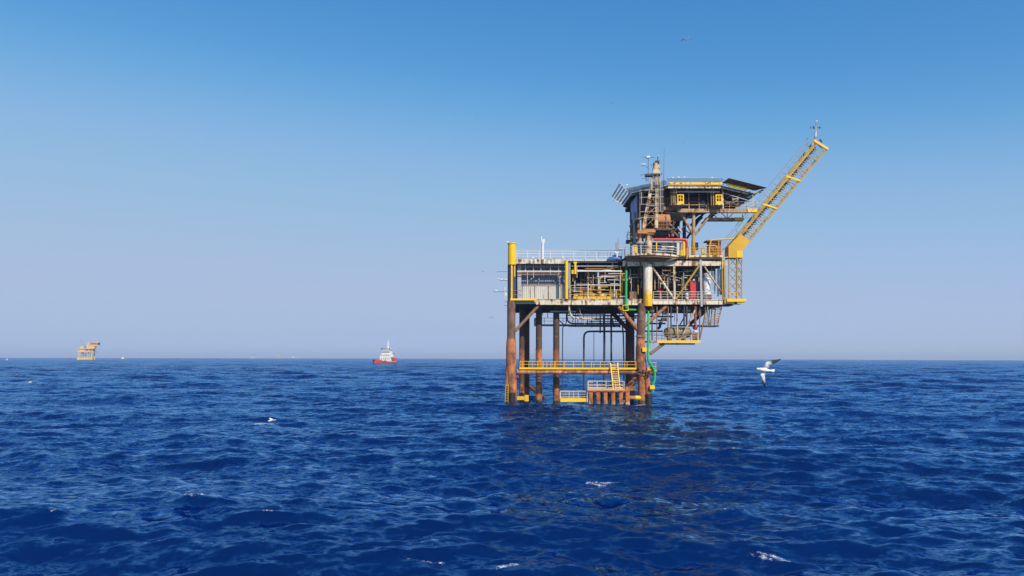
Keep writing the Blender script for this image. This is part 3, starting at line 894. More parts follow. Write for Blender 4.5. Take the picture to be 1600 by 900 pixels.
# ---- cellar platform on the right
cz = P(1050, 531.5, Y0).z
cx0, cx1 = P(1016, 532, Y0).x, P(1095, 532, Y0).x
cp = part('cellar_platform', MB().box(cx0, cx1, Y0 + .25, Y0 + 7, cz - .22, cz), 'deck')
part('edge_girder', MB().box(P(1027, 532, Y0).x, cx1, Y0, Y0 + .24, cz - .38, cz + .03), 'yellow', cp)
part('edge_girder', MB().box(cx0, P(1026.8, 532, Y0).x, Y0, Y0 + .24, cz - .30, cz), 'tan', cp)
part('handrail', MB().rail([Vector((cx0, Y0 + .1, cz)), Vector((cx1 - .1, Y0 + .1, cz))], 1.25, 1.25, .042, 2), 'tan', cp)
part('handrail', MB().rail([Vector((cx0, Y0 + 6.8, cz)), Vector((cx1 - .1, Y0 + 6.8, cz))], 1.15, 1.7, .04, 1), 'dark', cp)
for q, y0, y1, r, mat in ((1058.2, 478, 539, .13, 'beige'), (1044, 478, 530, .10, 'brown'), (1026.5, 478, 532, .09, 'brown'), (1019, 478, 531, .11, 'dark'), (1048.5, 478, 512, .12, 'dark'), (1069, 478, 508, .14, 'dark'), (1073, 478, 508, .16, 'dark'), (1093.5, 478, 530, .11, 'brown'), (1086.5, 478, 508, .2, 'darkred'), (1102, 478, 510, .07, 'brown'), (1105.5, 478, 509, .12, 'tan')):
    tub('hanger_column', px((q, y0, Y0 + .5), (q, y1, Y0 + .5)), r, mat, cp)
for a, b, r, mat in (((1088, 480, Y0 + .4), (1063, 531, Y0 + .4), .15, 'beige'), ((1103, 484, Y0 + .5), (1093.5, 530, Y0 + .5), .12, 'brown'), ((1104, 484, 131), (1078, 506, 131), .3, 'dark'), ((1062, 508, 131), (1072, 490, 131), .1, 'dark')):
    tub('hanger_brace', px(a, b), r, mat, cp)
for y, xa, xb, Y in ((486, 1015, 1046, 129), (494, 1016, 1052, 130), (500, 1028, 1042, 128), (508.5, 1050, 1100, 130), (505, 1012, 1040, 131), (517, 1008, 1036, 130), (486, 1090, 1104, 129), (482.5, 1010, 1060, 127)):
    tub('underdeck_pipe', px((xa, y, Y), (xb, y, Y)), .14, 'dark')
for q, y0, q1, y1 in ((1066, 480, 1079, 486), (1036, 484, 1042, 491), (1034, 496, 1042, 501), (1086, 486, 1096, 492), (1015, 479, 1023, 487)):
    part('cable_box', MB().pbox(q, y0, q1, y1, Y0 + 1, .8), 'brown' if q % 2 else 'dark', cp)
part('elbow_pipe', MB().pipe(px((1027, 513, 128), (1031, 511, 128), (1032.5, 502, 128)), .24, 10), 'dark', cp)
part('skirt_panel', MB().pbox(1030, 535.5, 1086, 538, Y0 + 2, .12), 'grey', cp)
part('cable_tie', MB().tube(px((1017, 552, Y0 + .3), (1017, 534, Y0 + .3)), .04, 5).tube(px((1021, 549, Y0 + .3), (1021, 534, Y0 + .3)), .04, 5), 'pipegrey', cp)
# stair tower under the right end
sw = MB()
a0, a1, b0, b1 = P(1127.5, 479, Y0 + 1), P(1121, 508, Y0 + 1), P(1115.5, 479, Y0 + 1), P(1108, 508, Y0 + 1)
sw.beam(a0, a1, .18).beam(b0, b1, .12)
for i in range(9):
    sw.beam(b0.lerp(b1, i / 8), a0.lerp(a1, i / 8), .07)
    if i < 8:
        sw.beam(b0.lerp(b1, i / 8), a0.lerp(a1, (i + 1) / 8), .06)
swo = part('stair_frame', sw, 'tan')
part('stair_landing', MB().pbox(1098.5, 507.6, 1124, 509.4, Y0 + .6, 3), 'dark', swo)
part('handrail', MB().rail(px((1100, 507.6, Y0 + .7), (1121, 507.6, Y0 + .7)), 1.1, 1.1, .04, 1), 'grey', swo)
for q in (1109, 1112.5, 1118):
    tub('stair_post', px((q, 478, Y0 + 1.8), (q - 2, 508, Y0 + 1.8)), .09, 'boom', swo)
# right end bracket that carries the boom's pedestal
eb = part('end_bracket', MB().pbox(1132, 465.5, 1148, 473, Y0 - .3, 3.2), 'boom')
part('bracket_skid', MB().pbox(1100, 474.3, 1146, 476.5, Y0 + .3, 3), 'dark', eb)

# ------------------------------------------------------------------ helideck and its supports (parts of the platform)
hz0 = P(1090, 291.5, 124).z
HP = [(26.6, 124), (35.6, 124), (43.2, 130.0), (43.2, 139.5), (35.6, 146), (26.6, 146), (21.3, 139.5), (21.3, 130.0)]
hd = part('helideck', MB().slab(HP, hz0 - .05, hz0 + .28), 'deck', label='octagonal helideck on top of the platform')
hc = Vector((32.2, 135, 0))


def inset(poly, d):
    return [((x - hc.x) * (1 - d) + hc.x, (y - hc.y) * (1 - d) + hc.y) for x, y in poly]


for i in range(8):
    a, b = HP[i], HP[(i + 1) % 8]
    A, B = Vector((*a, hz0)), Vector((*b, hz0))
    n = Vector(((A + B) / 2 - hc)); n.z = 0; n.normalize()
    part('deck_fascia', MB().beam(A - Vector((0, 0, .10)) + n * .05, B - Vector((0, 0, .10)) + n * .05, .12, .26), 'cream' if i != 7 else 'tan', hd)
    q0 = A + n * .25 + Vector((0, 0, .55))
    q1 = B + n * .25 + Vector((0, 0, .55))
    if i in (0, 1, 7):
        dd = (q1 - q0)
        oo = n * (.85 if i == 0 else .75) - Vector((0, 0, .2))
        wb = MB()
        for t0, t1 in ((.0, .1), (.11, .3), (.315, .4), (.415, .68), (.69, .77), (.785, .95), (.96, 1.0)) if i == 0 else ((.02, .2), (.215, .42), (.43, .62)):
            wb.beam(q0 + oo + dd * t0, q0 + oo + dd * t1, .10, .42)
        wb.beam(q0 + oo + n * -.08 - Vector((0, 0, .22)), q1 + oo + n * -.08 - Vector((0, 0, .22)), .1, .06)
        part('walkway_beam', wb, 'yellow' if i != 7 else 'grey', hd)
    # safety net leaning out and up
    nt = MB()
    o0, o1 = A + n * .3, B + n * .3
    sd = (B - A).normalized()
    rise = {0: .62, 1: .36, 7: 0.5, 6: 1.6}.get(i, 1.0)
    lift = {0: .72, 1: .72, 7: .45}.get(i, .25)
    out = {0: .75, 7: .8, 1: 1.7}.get(i, 1.7)
    ns = {6: 5, 0: 7, 7: 8}.get(i, 13)
    for k in range(ns):
        t = k / (ns - 1)
        p0 = o0 + n * out * t + Vector((0, 0, lift + rise * t)) - sd * .38 * out * t
        p1 = o1 + n * out * t + Vector((0, 0, lift + rise * t)) + sd * .38 * out * t
        nt.beam(p0, p1, (.145 if i != 6 else .40), .03)
    m = max(3, round((B - A).length / 1.7))
    for k in range(m + 1):
        t = k / m
        nt.beam(o0.lerp(o1, t) + Vector((0, 0, .2)), (o0 + n * out - sd * .38 * out).lerp(o1 + n * out + sd * .38 * out, t) + Vector((0, 0, lift - .03 + rise)), .07, .05)
    part('safety_net', nt, 'white' if i == 0 else 'railwhite' if i in (7, 5) else 'white' if i == 6 else 'brown', hd)  # net light painted in: pale where lit, brown for the backlit underside
for k in range(8):
    y = 126.2 + k * 2.55
    part('deck_joist', MB().box(25.2 if k in (0, 7) else 22.0, 37.5 if k in (0, 7) else 42.6, y, y + .3, hz0 - .85, hz0 - .06), 'dark', hd)
tub('deck_pipe', px((1057, 298.8, 124.6), (1124, 298.8, 124.6)), .16, 'pipegrey', hd)
tub('deck_pipe', px((1128, 300, 125), (1170, 313, 129)), .10, 'pipegrey', hd)
for q in (1073, 1099, 1114):
    tub('pipe_hanger', px((q, 293, 124.6), (q, 300, 124.6)), .045, 'pipegrey', hd)
for q, mat in ((1116, 'dark'), (1121, 'dark'), (1109, 'rustorange'), (1101, 'dark')):
    part('rim_light', MB().pbox(q - 2.2, 283.0, q + 2.2, 286.6, 123.6, .4), mat, hd)
# accommodation block under the deck
bx0, bx1 = P(996, 320, 127.5).x, P(1100, 320, 127.5).x
bz0, bz1 = P(1000, 341, 127.5).z, hz0 - .9
blk = part('deckhouse', MB().box(bx0, bx1, 127.5, 134.5, P(1000, 329, 127.5).z, bz1), 'maroon', label='dark maroon deckhouse beneath the helideck')
part('side_panel', MB().box(bx0 - .12, bx0 - .003, 127.6, 134.4, bz0, P(990, 309, 130).z), 'bluepanel', blk, 'blue panel on the side of the deckhouse')
part('side_panel', MB().box(bx0 - .12, bx0 - .003, 127.7, 134.4, P(990, 308.8, 130).z, bz1 + .2), 'navy', blk)
part('side_sill', MB().beam(Vector((bx0 - .25, 127.4, bz0 - .1)), Vector((bx0 - .25, 134.4, bz0 - .1)), .4, .25), 'pipegrey', blk)
for q in (1005, 1014, 1024, 1033):
    part('wall_seam', MB().pbox(q - .5, 298, q + .5, 328, 127.35, .14), 'brown', blk)
part('deckhouse_window', MB().pbox(1014, 306, 1021, 314, 127.38, .1), 'glass', blk)
part('deckhouse_window', MB().pbox(1000, 306, 1007, 314, 127.38, .1), 'glass', blk)
cone = MB().lathe(P(1098, 324, 126.9), [(.75, 0), (.6, .8), (.2, 1.3)], 10)
part('light_shaft_cone', cone, 'grey', blk)  # solid grey cone standing in for a shaft of light
for q in (1039, 1042.5, 1046, 1062, 1076, 1092, 1106):
    part('hanger_post', MB().pbox(q - .55, 297, q + .55, 326, 125.6 if q > 1050 else 126.4, .14), 'tan')
part('hanger_rail', MB().pbox(1037, 309, 1056, 310, 126.35, .1), 'boom')
part('hanger_rail', MB().pbox(1070, 318.5, 1110, 319.4, 125.55, .1), 'tan')
# open frame below the block
for q, w_, mat, Y in ((985.5, .22, 'brown', 134), (991, .3, 'pipegrey', 129.5), (998, .36, 'brown', 127.5), (1004, .3, 'tan', 127)):
    part('frame_post', MB().pbox(q - w_ * 4.5, 331 if q < 1000 else 336, q + w_ * 4.5, 398, Y, .3), mat)
for y0, y1, q0, q1, Y, mat in ((352, 354, 984, 1000, 130, 'brown'), (366, 368, 984, 1002, 130, 'brown'), (378, 379.5, 984, 1001, 129, 'grey'), (341, 343, 996, 1030, 127, 'tan')):
    part('frame_beam', MB().pbox(q0, y0, q1, y1, Y, .3), mat)
part('frame_wall', MB().pbox(986, 343, 997, 383, 131, .15), 'brown')
part('frame_wall', MB().pbox(1005, 340, 1062, 372, 134, .15), 'dark')
part('outer_ladder', MB().rail(px((980, 381, 131), (986, 381, 131)), 2.2, .6, .05, 3).tube(px((980, 376, 131), (979, 368, 131), (984, 362, 131)), .05, 5), 'grey')
part('duct_box', MB().pbox(979, 374, 985, 379, 130.5, 1.2), 'dark')
part('roof_sheet', MB().add([P(1040, 331, 126), P(1072, 331, 126), P(1072, 343, 131), P(1044, 345, 131), P(1040, 332, 126), P(1072, 332, 126), P(1072, 344, 131), P(1044, 346, 131)],
     [(0, 1, 2, 3), (7, 6, 5, 4), (0, 4, 5, 1), (1, 5, 6, 2), (2, 6, 7, 3), (3, 7, 4, 0)]), 'grey')
# main cantilever beam and lower walkway
cb = part('cantilever_beam', MB().pbox(1058, 325.3, 1168, 331, 125.4, .8), 'tan', label='long rusty beam below the helideck')
part('beam_end', MB().pbox(1168.1, 325.0, 1183, 330.6, 125.3, .9), 'yellow', cb)
part('handrail', MB().rail(px((1062, 325.4, 125.6), (1092, 325.4, 125.6)), 1.2, 1.5, .04, 1), 'tan', cb)
part('handrail', MB().rail(px((1126, 325.4, 125.6), (1180, 325.4, 125.6)), 1.25, 1.5, .045, 2), 'tan', cb)
part('cantilever_beam', MB().pbox(1036, 322.5, 1058, 327.5, 125.6, .8), 'tan')
part('handrail', MB().rail(px((1037, 322.5, 125.7), (1052, 322.5, 125.7)), 1.25, 1.4, .045, 1), 'tan')
lb = part('lower_walkway', MB().pbox(1103, 339.2, 1148, 343.6, 127, 1.2), 'tan', label='lower cantilever walkway, yellow at its end')
part('walkway_end', MB().pbox(1148.1, 338.8, 1162, 343.2, 126.9, 1.3), 'yellow', lb)
tw = MB()
for a, b in (((1136, 331, 127), (1136, 340, 127)), ((1126, 331, 127), (1135, 340, 127)), ((1147, 331, 127), (1137, 340, 127)), ((1113, 331, 127), (1113, 340, 127)), ((1160, 334, 127), (1160, 340, 127)), ((1120, 340, 127), (1113, 332, 127))):
    tw.beam(P(*a), P(*b), .11)
part('walkway_hanger', tw, 'dark', lb)
part('handrail', MB().rail(px((1110, 339, 128), (1160, 339, 128)), 1.0, 1.8, .035, 1), 'railwhite', lb)
tub('support_column', px((1083.5, 329, 126.2), (1083, 392, 126)), .30, 'tan', n=12)
part('column_foot', MB().tube(px((1083, 376, 126), (1083, 399, 126)), .33, 12), 'boom')
tub('support_column', px((1069, 345, 132), (1069, 375, 132)), .32, 'dark', n=10)
for a, b, r, mat in (((1064, 333, 126.4), (1081, 363, 126.2), .22, 'tan'), ((1113, 331, 126.4), (1086, 366, 126.2), .20, 'tan'), ((1100, 331, 129), (1073, 372, 130), .2, 'dark'), ((1096, 338, 131), (1080, 352, 131), .35, 'dark'), ((1120, 331, 129), (1096, 349, 130), .2, 'dark')):
    tub('support_strut', px(a, b), r, mat, n=8)
for x0_, x1_ in ((1058, 1036), (1121, 1094)):
    part('bracket_arm', MB().beam(P(x0_ + 3, 319, 124.6), P(x1_ + 3, 331, 127), .7, .8), 'brown')
for q in (1058, 1118):
    yb = part('access_cage', MB().pbox(q, 303, q + 1.6, 319, 124.3, 1.0).pbox(q + 8.6, 303, q + 10.4, 319, 124.3, 1.0).pbox(q + 1.61, 303, q + 8.59, 304.6, 124.3, 1.0).pbox(q + 1.61, 313.6, q + 8.59, 319, 124.3, 1.0), 'yellow', label='yellow cage hanging under the helideck')
    part('cage_floor', MB().pbox(q - .6, 317.6, q + 10.8, 319.4, 124.1, 1.5), 'cream', yb)
    part('cage_bars', MB().pbox(q + 4.4, 304.7, q + 5.4, 313.5, 124.35, .1).pbox(q + 1.7, 308.3, q + 8.5, 309.3, 124.37, .1), 'yellow', yb)
    part('cage_back', MB().pbox(q + .1, 303, q + 10.2, 319, 125.5, .08), 'brown', yb)
for q, mat, r in ((1056.8, 'cream', .12), (1054.3, 'tan', .16), (1051.5, 'tan', .14), (1048.5, 'brown', .14), (1114.5, 'boom', .14), (1129.3, 'cream', .2), (1111, 'brown', .15)):
    part('hanger_post', MB().pbox(q - r * 4.6, 293.5, q + r * 4.6, 320 if q != 1129.3 else 325, 124.5, .3), mat)
rr2 = random.Random(9)
for i in range(12):
    a = P(rr2.uniform(1133, 1156), rr2.uniform(304, 322), 126.5 + rr2.uniform(0, 3))
    tub('pipe_bundle', (a, a + Vector((rr2.uniform(-1.3, 1.3), rr2.uniform(-.5, .5), rr2.uniform(-.6, .6)))), rr2.uniform(.05, .14), rr2.choice(('cream', 'tan', 'brown', 'grey')))
for a, b in (((1161, 322, 125.6), (1182, 312, 125.6)), ((1166, 325, 125.6), (1188, 313, 125.6)), ((1176, 304, 128.5), (1176, 326, 125.8))):
    tub('stair_rail', px(a, b), .05, 'railwhite')
part('net_bracket', MB().beam(P(1186, 301, 129.5), P(1192, 296, 130), .15).beam(P(1171, 298, 128.6), P(1171, 302, 128.6), .2), 'boom')

rr3 = random.Random(21)
for i in range(26):
    y = rr3.uniform(414, 463)
    xa = rr3.uniform(891, 962)
    Y = Y0 + rr3.uniform(.5, 1.6)
    tub('process_pipe', px((xa, y, Y), (min(1001, xa + rr3.uniform(8, 34)), y, Y)), rr3.choice((.05, .06, .09)), rr3.choice(('railwhite', 'white', 'tan', 'grey', 'yellowrust', 'rust', 'pipegrey')))
for i in range(22):
    q = rr3.uniform(891, 1001)
    ya = rr3.uniform(413, 445)
    Y = Y0 + rr3.uniform(.5, 1.6)
    tub('process_pipe', px((q, ya, Y), (q, min(467, ya + rr3.uniform(8, 30)), Y)), rr3.choice((.05, .06, .08)), rr3.choice(('railwhite', 'tan', 'grey', 'yellowrust', 'rust', 'white')))
for i in range(18):
    q = rr3.uniform(1021, 1132)
    ya = rr3.uniform(416, 445)
    Y = Y0 + rr3.uniform(.6, 1.5)
    tub('process_pipe', px((q, ya, Y), (q, min(466, ya + rr3.uniform(8, 30)), Y)), rr3.choice((.05, .06, .09)), rr3.choice(('railwhite', 'tan', 'grey', 'beige', 'white')))
for i in range(14):
    y = rr3.uniform(416, 452)
    xa = rr3.uniform(1021, 1072)
    Y = Y0 + rr3.uniform(.6, 1.5)
    tub('process_pipe', px((xa, y, Y), (xa + rr3.uniform(8, 26), y, Y)), rr3.choice((.05, .06, .08)), rr3.choice(('railwhite', 'tan', 'beige', 'grey')))
for i in range(22):
    y = rr3.uniform(477.5, 500)
    xa = rr3.uniform(812, 1090) if y < 484 else rr3.uniform(885, 985)
    Y = Y0 + rr3.uniform(1, 9)
    tub('underdeck_pipe', px((xa, y, Y), (xa + rr3.uniform(10, 45), y, Y)), rr3.choice((.05, .07, .11)), rr3.choice(('dark', 'grey', 'tan', 'dark', 'brown', 'pipegrey')))
for i in range(16):
    q = rr3.uniform(1016, 1104)
    tub('pipe_hanger', px((q, 477, Y0 + 2), (q, rr3.uniform(484, 506), Y0 + 2)), .05, rr3.choice(('dark', 'brown', 'tan', 'grey')))

# ---- machinery deck around the mast foot
tp = part('tank_platform', MB().pbox(1024, 356.8, 1050, 359, 124.2, 4), 'dark')
part('handrail', MB().rail(px((1024.5, 356.8, 124.3), (1052, 356.8, 124.3)), 1.35, .95, .045, 1), 'brown', tp)
part('platform_bracket', MB().prism([(P(1022, 359, 125).x, P(1, 359, 125).z), (P(1056, 359, 125).x, P(1, 359, 125).z), (P(1042, 366, 125).x, P(1, 366, 125).z), (P(1024, 366, 125).x, P(1, 366, 125).z)], 125, 127), 'dark', tp)
for i in range(26):
    a = P(rr2.uniform(1040, 1072), rr2.uniform(340, 372), 126 + rr2.uniform(0, 3))
    tub('pipe_bundle', (a, a + Vector((rr2.uniform(-1.2, 1.2), rr2.uniform(-.5, .5), rr2.uniform(-1.0, 1.0)))), rr2.uniform(.05, .17), rr2.choice(('dark', 'brown', 'grey', 'pipegrey', 'tan', 'rust')))
for i in range(10):
    a = P(rr2.uniform(1036, 1054), rr2.uniform(364, 370), 124.9 + rr2.uniform(0, 1.5))
    tub('valve_stem', (a, a + Vector((rr2.uniform(-.3, .3), 0, rr2.uniform(.5, .9)))), rr2.uniform(.06, .16), rr2.choice(('darkred', 'rust', 'brown')))
tub('red_pipe', px((1021, 373.6, 124.4), (1072.8, 373.6, 124.4), (1072.8, 386, 124.4)), .235, 'red', n=12, bend=.8, label='thick red pipe along the top deck')
tub('orange_pipe', px((1072.8, 384, 124.4), (1072.8, 404, 124.5)), .19, 'rustorange', n=10)
for q, y0, y1, r, mat in ((1068, 376, 399, .26, 'yellow'), (1025.6, 377, 392, .12, 'yellow'), (1077, 385, 402, .15, 'yellow'), (1064, 390, 399, .3, 'yellowrust'), (1060, 379, 398, .14, 'white'), (1058, 378, 398, .14, 'railwhite')):
    tub('yellow_riser' if 'yellow' in mat else 'white_riser', px((q, y0, 124.6), (q, y1, 124.6)), r, mat)
for y, qa, qb, r, mat in ((379, 1026, 1066, .1, 'yellowrust'), (382, 1036, 1062, .08, 'beige'), (385, 1034, 1060, .12, 'white'), (389, 1032, 1056, .07, 'railwhite'), (393, 1022, 1060, .1, 'grey')):
    tub('manifold_pipe', px((qa, y, 125.2), (qb, y, 125.2)), r, mat)
for q, y0, q1, y1, mat in ((1041, 391, 1054, 398, 'dark'), (1046, 392, 1052, 395, 'darkred'), (1027, 390, 1034, 398, 'white'), (1034, 384, 1040, 398, 'grey'), (1086.5, 378, 1091, 389, 'glass'), (1056, 386, 1060, 398, 'grey')):
    part('machinery_block', MB().pbox(q, y0, q1, y1, 126.2, 1.2), mat)
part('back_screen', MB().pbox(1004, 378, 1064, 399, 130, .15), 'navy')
part('yellow_bundle', MB().pbox(989.4, 383, 991.2, 396, 124.5, .3).pbox(991.9, 384, 993.4, 394, 124.5, .3).pbox(993.6, 383, 995.2, 395, 124.6, .3).pbox(989, 382.4, 995.6, 383.4, 124.4, .5), 'yellow')
hood = part('vent_hood', MB().lathe(P(1000, 381.2, 124.6), [(.62, 0), (.72, .2), (.5, .4), (.32, .5)], 14), 'pipegrey')
part('vent_duct', MB().tube(px((1000, 366, 124.6), (1000, 378, 124.6)), .28, 12), 'pink', hood)
for pts, r in ((((1096, 398.5, Y0), (1096, 386, Y0), (1098.5, 383, Y0), (1118, 383, Y0), (1120.5, 386, Y0), (1120.5, 398, Y0)), .1), (((1097, 396.5, Y0), (1120, 396.5, Y0)), .13),
               (((1108, 398, Y0 - .2), (1108, 385, Y0 - .2), (1111, 374, Y0 - .2), (1146, 372.3, Y0 + .3)), .115), (((1122.8, 375, Y0 - .2), (1122.8, 398, Y0 - .2)), .075)):
    tub('yellow_pipe', px(*pts), r, 'yellowrust', bend=.35)
for pts in (((1128.5, 394, Y0 - .2), (1128.5, 420, Y0 - .2)), ((1131, 402, Y0 - .2), (1137, 401, Y0))):
    tub('yellow_pipe', px(*pts), .075, 'yellow')
tub('white_riser', px((1097.5, 398, Y0 + .5), (1097.5, 390, Y0 + .5), (1101, 385, Y0 + .5)), .1, 'white')

# ------------------------------------------------------------------ things standing on the platform
def single(name, mb, mat, label, cat, group=None):
    return new_obj(name, mb, M[mat], None, label, cat, group)


def rooted(name, label, cat, at, group=None):
    return thing(name, label, cat, at, group)


# boom with its pedestal
bm = rooted('lattice_boom', 'long yellow lattice boom leaning outward from a yellow box on a lattice pedestal', 'boom', P(1149, 466, 126))
pd = MB()
ped = [(1138.8, 125.2), (1150.8, 127.3), (1151.8, 125.0), (1158.8, 126.9)]
for q, Y in ped:
    pd.beam(P(q, 402.5, Y), P(q, 467, Y), .17)
for i, j in ((0, 1), (2, 3), (0, 2), (1, 3)):
    for k in range(5):
        y0, y1 = 402 + k * 12.6, 402 + (k + 1) * 12.6
        pd.beam(P(ped[i][0], y0, ped[i][1]), P(ped[j][0], y1, ped[j][1]), .075)
        pd.beam(P(ped[j][0], y0, ped[j][1]), P(ped[i][0], y1, ped[i][1]), .075)
new_obj('pedestal_lattice', pd, M['boom'], bm)
new_obj('pedestal_base', MB().pbox(1136, 466, 1166.5, 470.5, 124.5, 3.2).pbox(1152, 470.3, 1161, 473.5, 124.7, 2.4), M['yellow'], bm)
new_obj('pedestal_rail', MB().rail(px((1140, 466, 124.6), (1152, 466, 124.6)), 1.0, .55, .05, 1), M['yellow'], bm)
bp_ = [(1138, 402), (1138, 384), (1156.5, 364), (1171.5, 375.6), (1160, 391), (1160, 402)]
pb = [P(a, b, 125) for a, b in bp_]
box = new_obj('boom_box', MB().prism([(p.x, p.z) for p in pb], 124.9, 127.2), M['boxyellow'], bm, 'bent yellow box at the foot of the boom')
new_obj('bright_plate', MB().pbox(1151, 391, 1160.3, 401.5, 124.86, .1), M['yellow'], box)
U0, U1, L0, L1 = (1152.5, 366), (1272, 219.5), (1171.5, 375.5), (1292.5, 231)
YN, YF = 125.1, 127.1


def along(a, b, t, Y):
    return P(a[0] + (b[0] - a[0]) * t, a[1] + (b[1] - a[1]) * t, Y)


for nm, a, b, Y, w_, mat in (('top_chord', (1155.5, 368), (1275, 222.5), YN, .33, 'boom'), ('top_chord', U0, U1, YF, .30, 'boom'), ('bottom_chord', L0, L1, YN, .20, 'boom'), ('bottom_chord', (1170, 373), (1291, 228.5), YF, .17, 'boom')):
    new_obj(nm, MB().beam(along(a, b, -.02, Y), along(a, b, 1, Y), w_), M[mat], bm)
lt, lt2 = MB(), MB()
N = 15
for k in range(N):
    t0, t1, tm = k / N, (k + 1) / N, (k + .5) / N
    lt.beam(along(U0, U1, t0, YN), along(L0, L1, tm, YN), .10)
    lt.beam(along(L0, L1, tm, YN), along(U0, U1, t1, YN), .10)
    lt.beam(along(L0, L1, t0, YN), along(L0, L1, tm, YF), .075)
    lt.beam(along(L0, L1, tm, YF), along(L0, L1, t1, YN), .075)
    if k % 2:
        lt.beam(along(L0, L1, t0, YN), along(U0, U1, t0, YN), .12)
    lt2.beam(along(U0, U1, t0, YF), along(L0, L1, tm, YF), .085)
    lt2.beam(along(L0, L1, tm, YF), along(U0, U1, t1, YF), .085)
new_obj('lattice_bracing', lt, M['boom'], bm)
new_obj('lattice_bracing', lt2, M['brown'], bm)  # far lattice coloured brown to paint in its shade
# navy zigzag painting in the shade of the lattice inside the boom
tr = MB()
off = (5.5, 4.3)
ua, ub = (U0[0] + off[0], U0[1] + off[1]), (U1[0] + off[0], U1[1] + off[1])
tr.beam(along(ua, ub, .02, 126), along(ua, ub, .97, 126), .3, .1, (0, 1, 0))
for k in range(46):
    t = .03 + k * .0205
    a = along(ua, ub, t, 125.55)
    tr.beam(a, a + Vector((.28, -.1, -.32)), .14)
new_obj('shade_zigzag', tr, M['navy'], bm)
for t in (.33, .63):
    new_obj('cross_frame', MB().beam(along(U0, U1, t, YN - .12), along(L0, L1, t + .02, YN - .12), .3, .12, (0, 1, 0)), M['yellow'], bm)
new_obj('end_frame', MB().beam(P(1271, 218.5, YN - .1), P(1293, 232, YN - .1), .40, .3, (0, 1, 0)), M['yellow'], bm)
hr = MB()
for dx, dy in ((-9.5, -5.5), (-5.5, -3.2)):
    a, b = (1130, 388), (1270, 219)
    hr.tube([along((a[0] + dx * .4, a[1] + dy * .4), (b[0] + dx * .4, b[1] + dy * .4), 0, YF + .5) + Vector((-.05 * abs(dx), 0, 0)), along((U1[0] + dx, U1[1] + dy), (U1[0] + dx, U1[1] + dy), 0, YF + .5)], .045, 5)
for k in range(1, 15):
    t = .1 + k * .06
    a = along(U0, U1, t, YF)
    hr.tube([a, a + Vector((-.62, .4, .60))], .03, 5)
new_obj('boom_handrail', hr, M['grey'], bm)
new_obj('boom_handrail', MB().tube([P(1150, 358, YN - .3), P(1266, 216, YN - .3)], .045, 5).tube([P(1152, 363, YN), P(1150, 358, YN - .3)], .04, 5).tube([P(1271, 219, YN), P(1266, 216, YN - .3)], .04, 5), M['pipegrey'], bm)
tipm = new_obj('tip_post', MB().tube(px((1273.3, 222, 126), (1274.2, 197, 126)), [.2, .13], 10).tube(px((1274.2, 198, 126), (1274.8, 190, 126)), .10, 8), M['cream'], bm)
new_obj('tip_crossbar', MB().tube(px((1269.5, 198.5, 126), (1282.5, 198.2, 126)), .045, 6).tube(px((1271, 196, 126), (1271, 200, 126)), .12, 6).tube(px((1280, 196.5, 126), (1280, 200, 126)), .09, 6).tube(px((1265.5, 196, 126), (1265.5, 200, 126)), .05, 5).tube(px((1265.5, 198.5, 126), (1270, 198.5, 126)), .03, 5), M['dark'], tipm)
new_obj('tip_cleat', MB().tube(px((1280, 217, 126), (1284, 221, 126)), .12, 6).tube(px((1282, 216, 126), (1282, 221, 126)), .06, 6), M['dark'], bm)
for a, b in (((1133, 394, 126), (1156, 366, 126)), ((1127, 392, 127), (1152, 361, 127))):
    new_obj('boom_stair', MB().beam(P(*a), P(*b), .1), M['grey'], bm)

# communications mast
ms = rooted('communications_mast', 'rusty tapering lattice mast with antennas rising beside the helideck', 'mast', P(1012, 363, 124))
new_obj('mast_base', MB().pbox(996.5, 358.5, 1012, 364.2, 123.6, 1.5).pbox(1008, 357, 1024, 362.5, 123.8, 2).pbox(997, 362.5, 1022, 365.5, 124.0, 2.2), M['rustorange'], ms)
legs = (((1004.5, 358, 123.7), (1022.8, 262, 124.2)), ((1025.5, 356, 123.7), (1026.2, 262, 124.2)), ((1007, 358, 126), (1023.8, 262, 125.2)), ((1023, 356, 126), (1027.5, 262, 125.2)))
for i, (a, b) in enumerate(legs):
    new_obj('mast_leg', MB().beam(P(*a), P(*b), .5 if i < 2 else .3, .3), M['beige' if i < 2 else 'tan'], ms)
mbx = MB()
for y in (337, 321, 312, 303, 293, 283, 276):
    t = (358 - y) / 96
    q = [P(a[0] + (b[0] - a[0]) * t, y, a[2] + (b[2] - a[2]) * t) for a, b in legs]
    mbx.beam(q[0], q[1], .14).beam(q[2], q[3], .12).beam(q[0], q[2], .1).beam(q[1], q[3], .1)
for y0, y1 in ((356, 338), (338, 321), (321, 303), (303, 284), (284, 266)):
    t0, t1 = (358 - y0) / 96, (358 - y1) / 96
    f = lambda leg, t: P(leg[0][0] + (leg[1][0] - leg[0][0]) * t, 358 - 96 * t, leg[0][2] + (leg[1][2] - leg[0][2]) * t)
    mbx.beam(f(legs[0], t0), f(legs[1], t1), .09).beam(f(legs[3], t0), f(legs[2], t1), .08)
new_obj('mast_bracing', mbx, M['tan'], ms)
new_obj('mast_head', MB().pbox(1021.6, 252.5, 1027, 262, 124.0, 1.0).pbox(1020.5, 261, 1030.5, 270, 124.2, .9).pbox(1027.2, 254, 1030.5, 261, 124.4, .6), M['beige'], ms)
new_obj('head_lamp', MB().pbox(1024, 250, 1030, 253, 123.9, .6).tube(px((1027.3, 250, 124.2), (1027.3, 244, 124.2)), .07, 6), M['dark'], ms)
pl = new_obj('mast_platform', MB().pbox(1009, 270.6, 1020.5, 273.8, 123.6, 1.2).pbox(1018, 270, 1034, 271.6, 123.5, 1.6), M['dark'], ms)
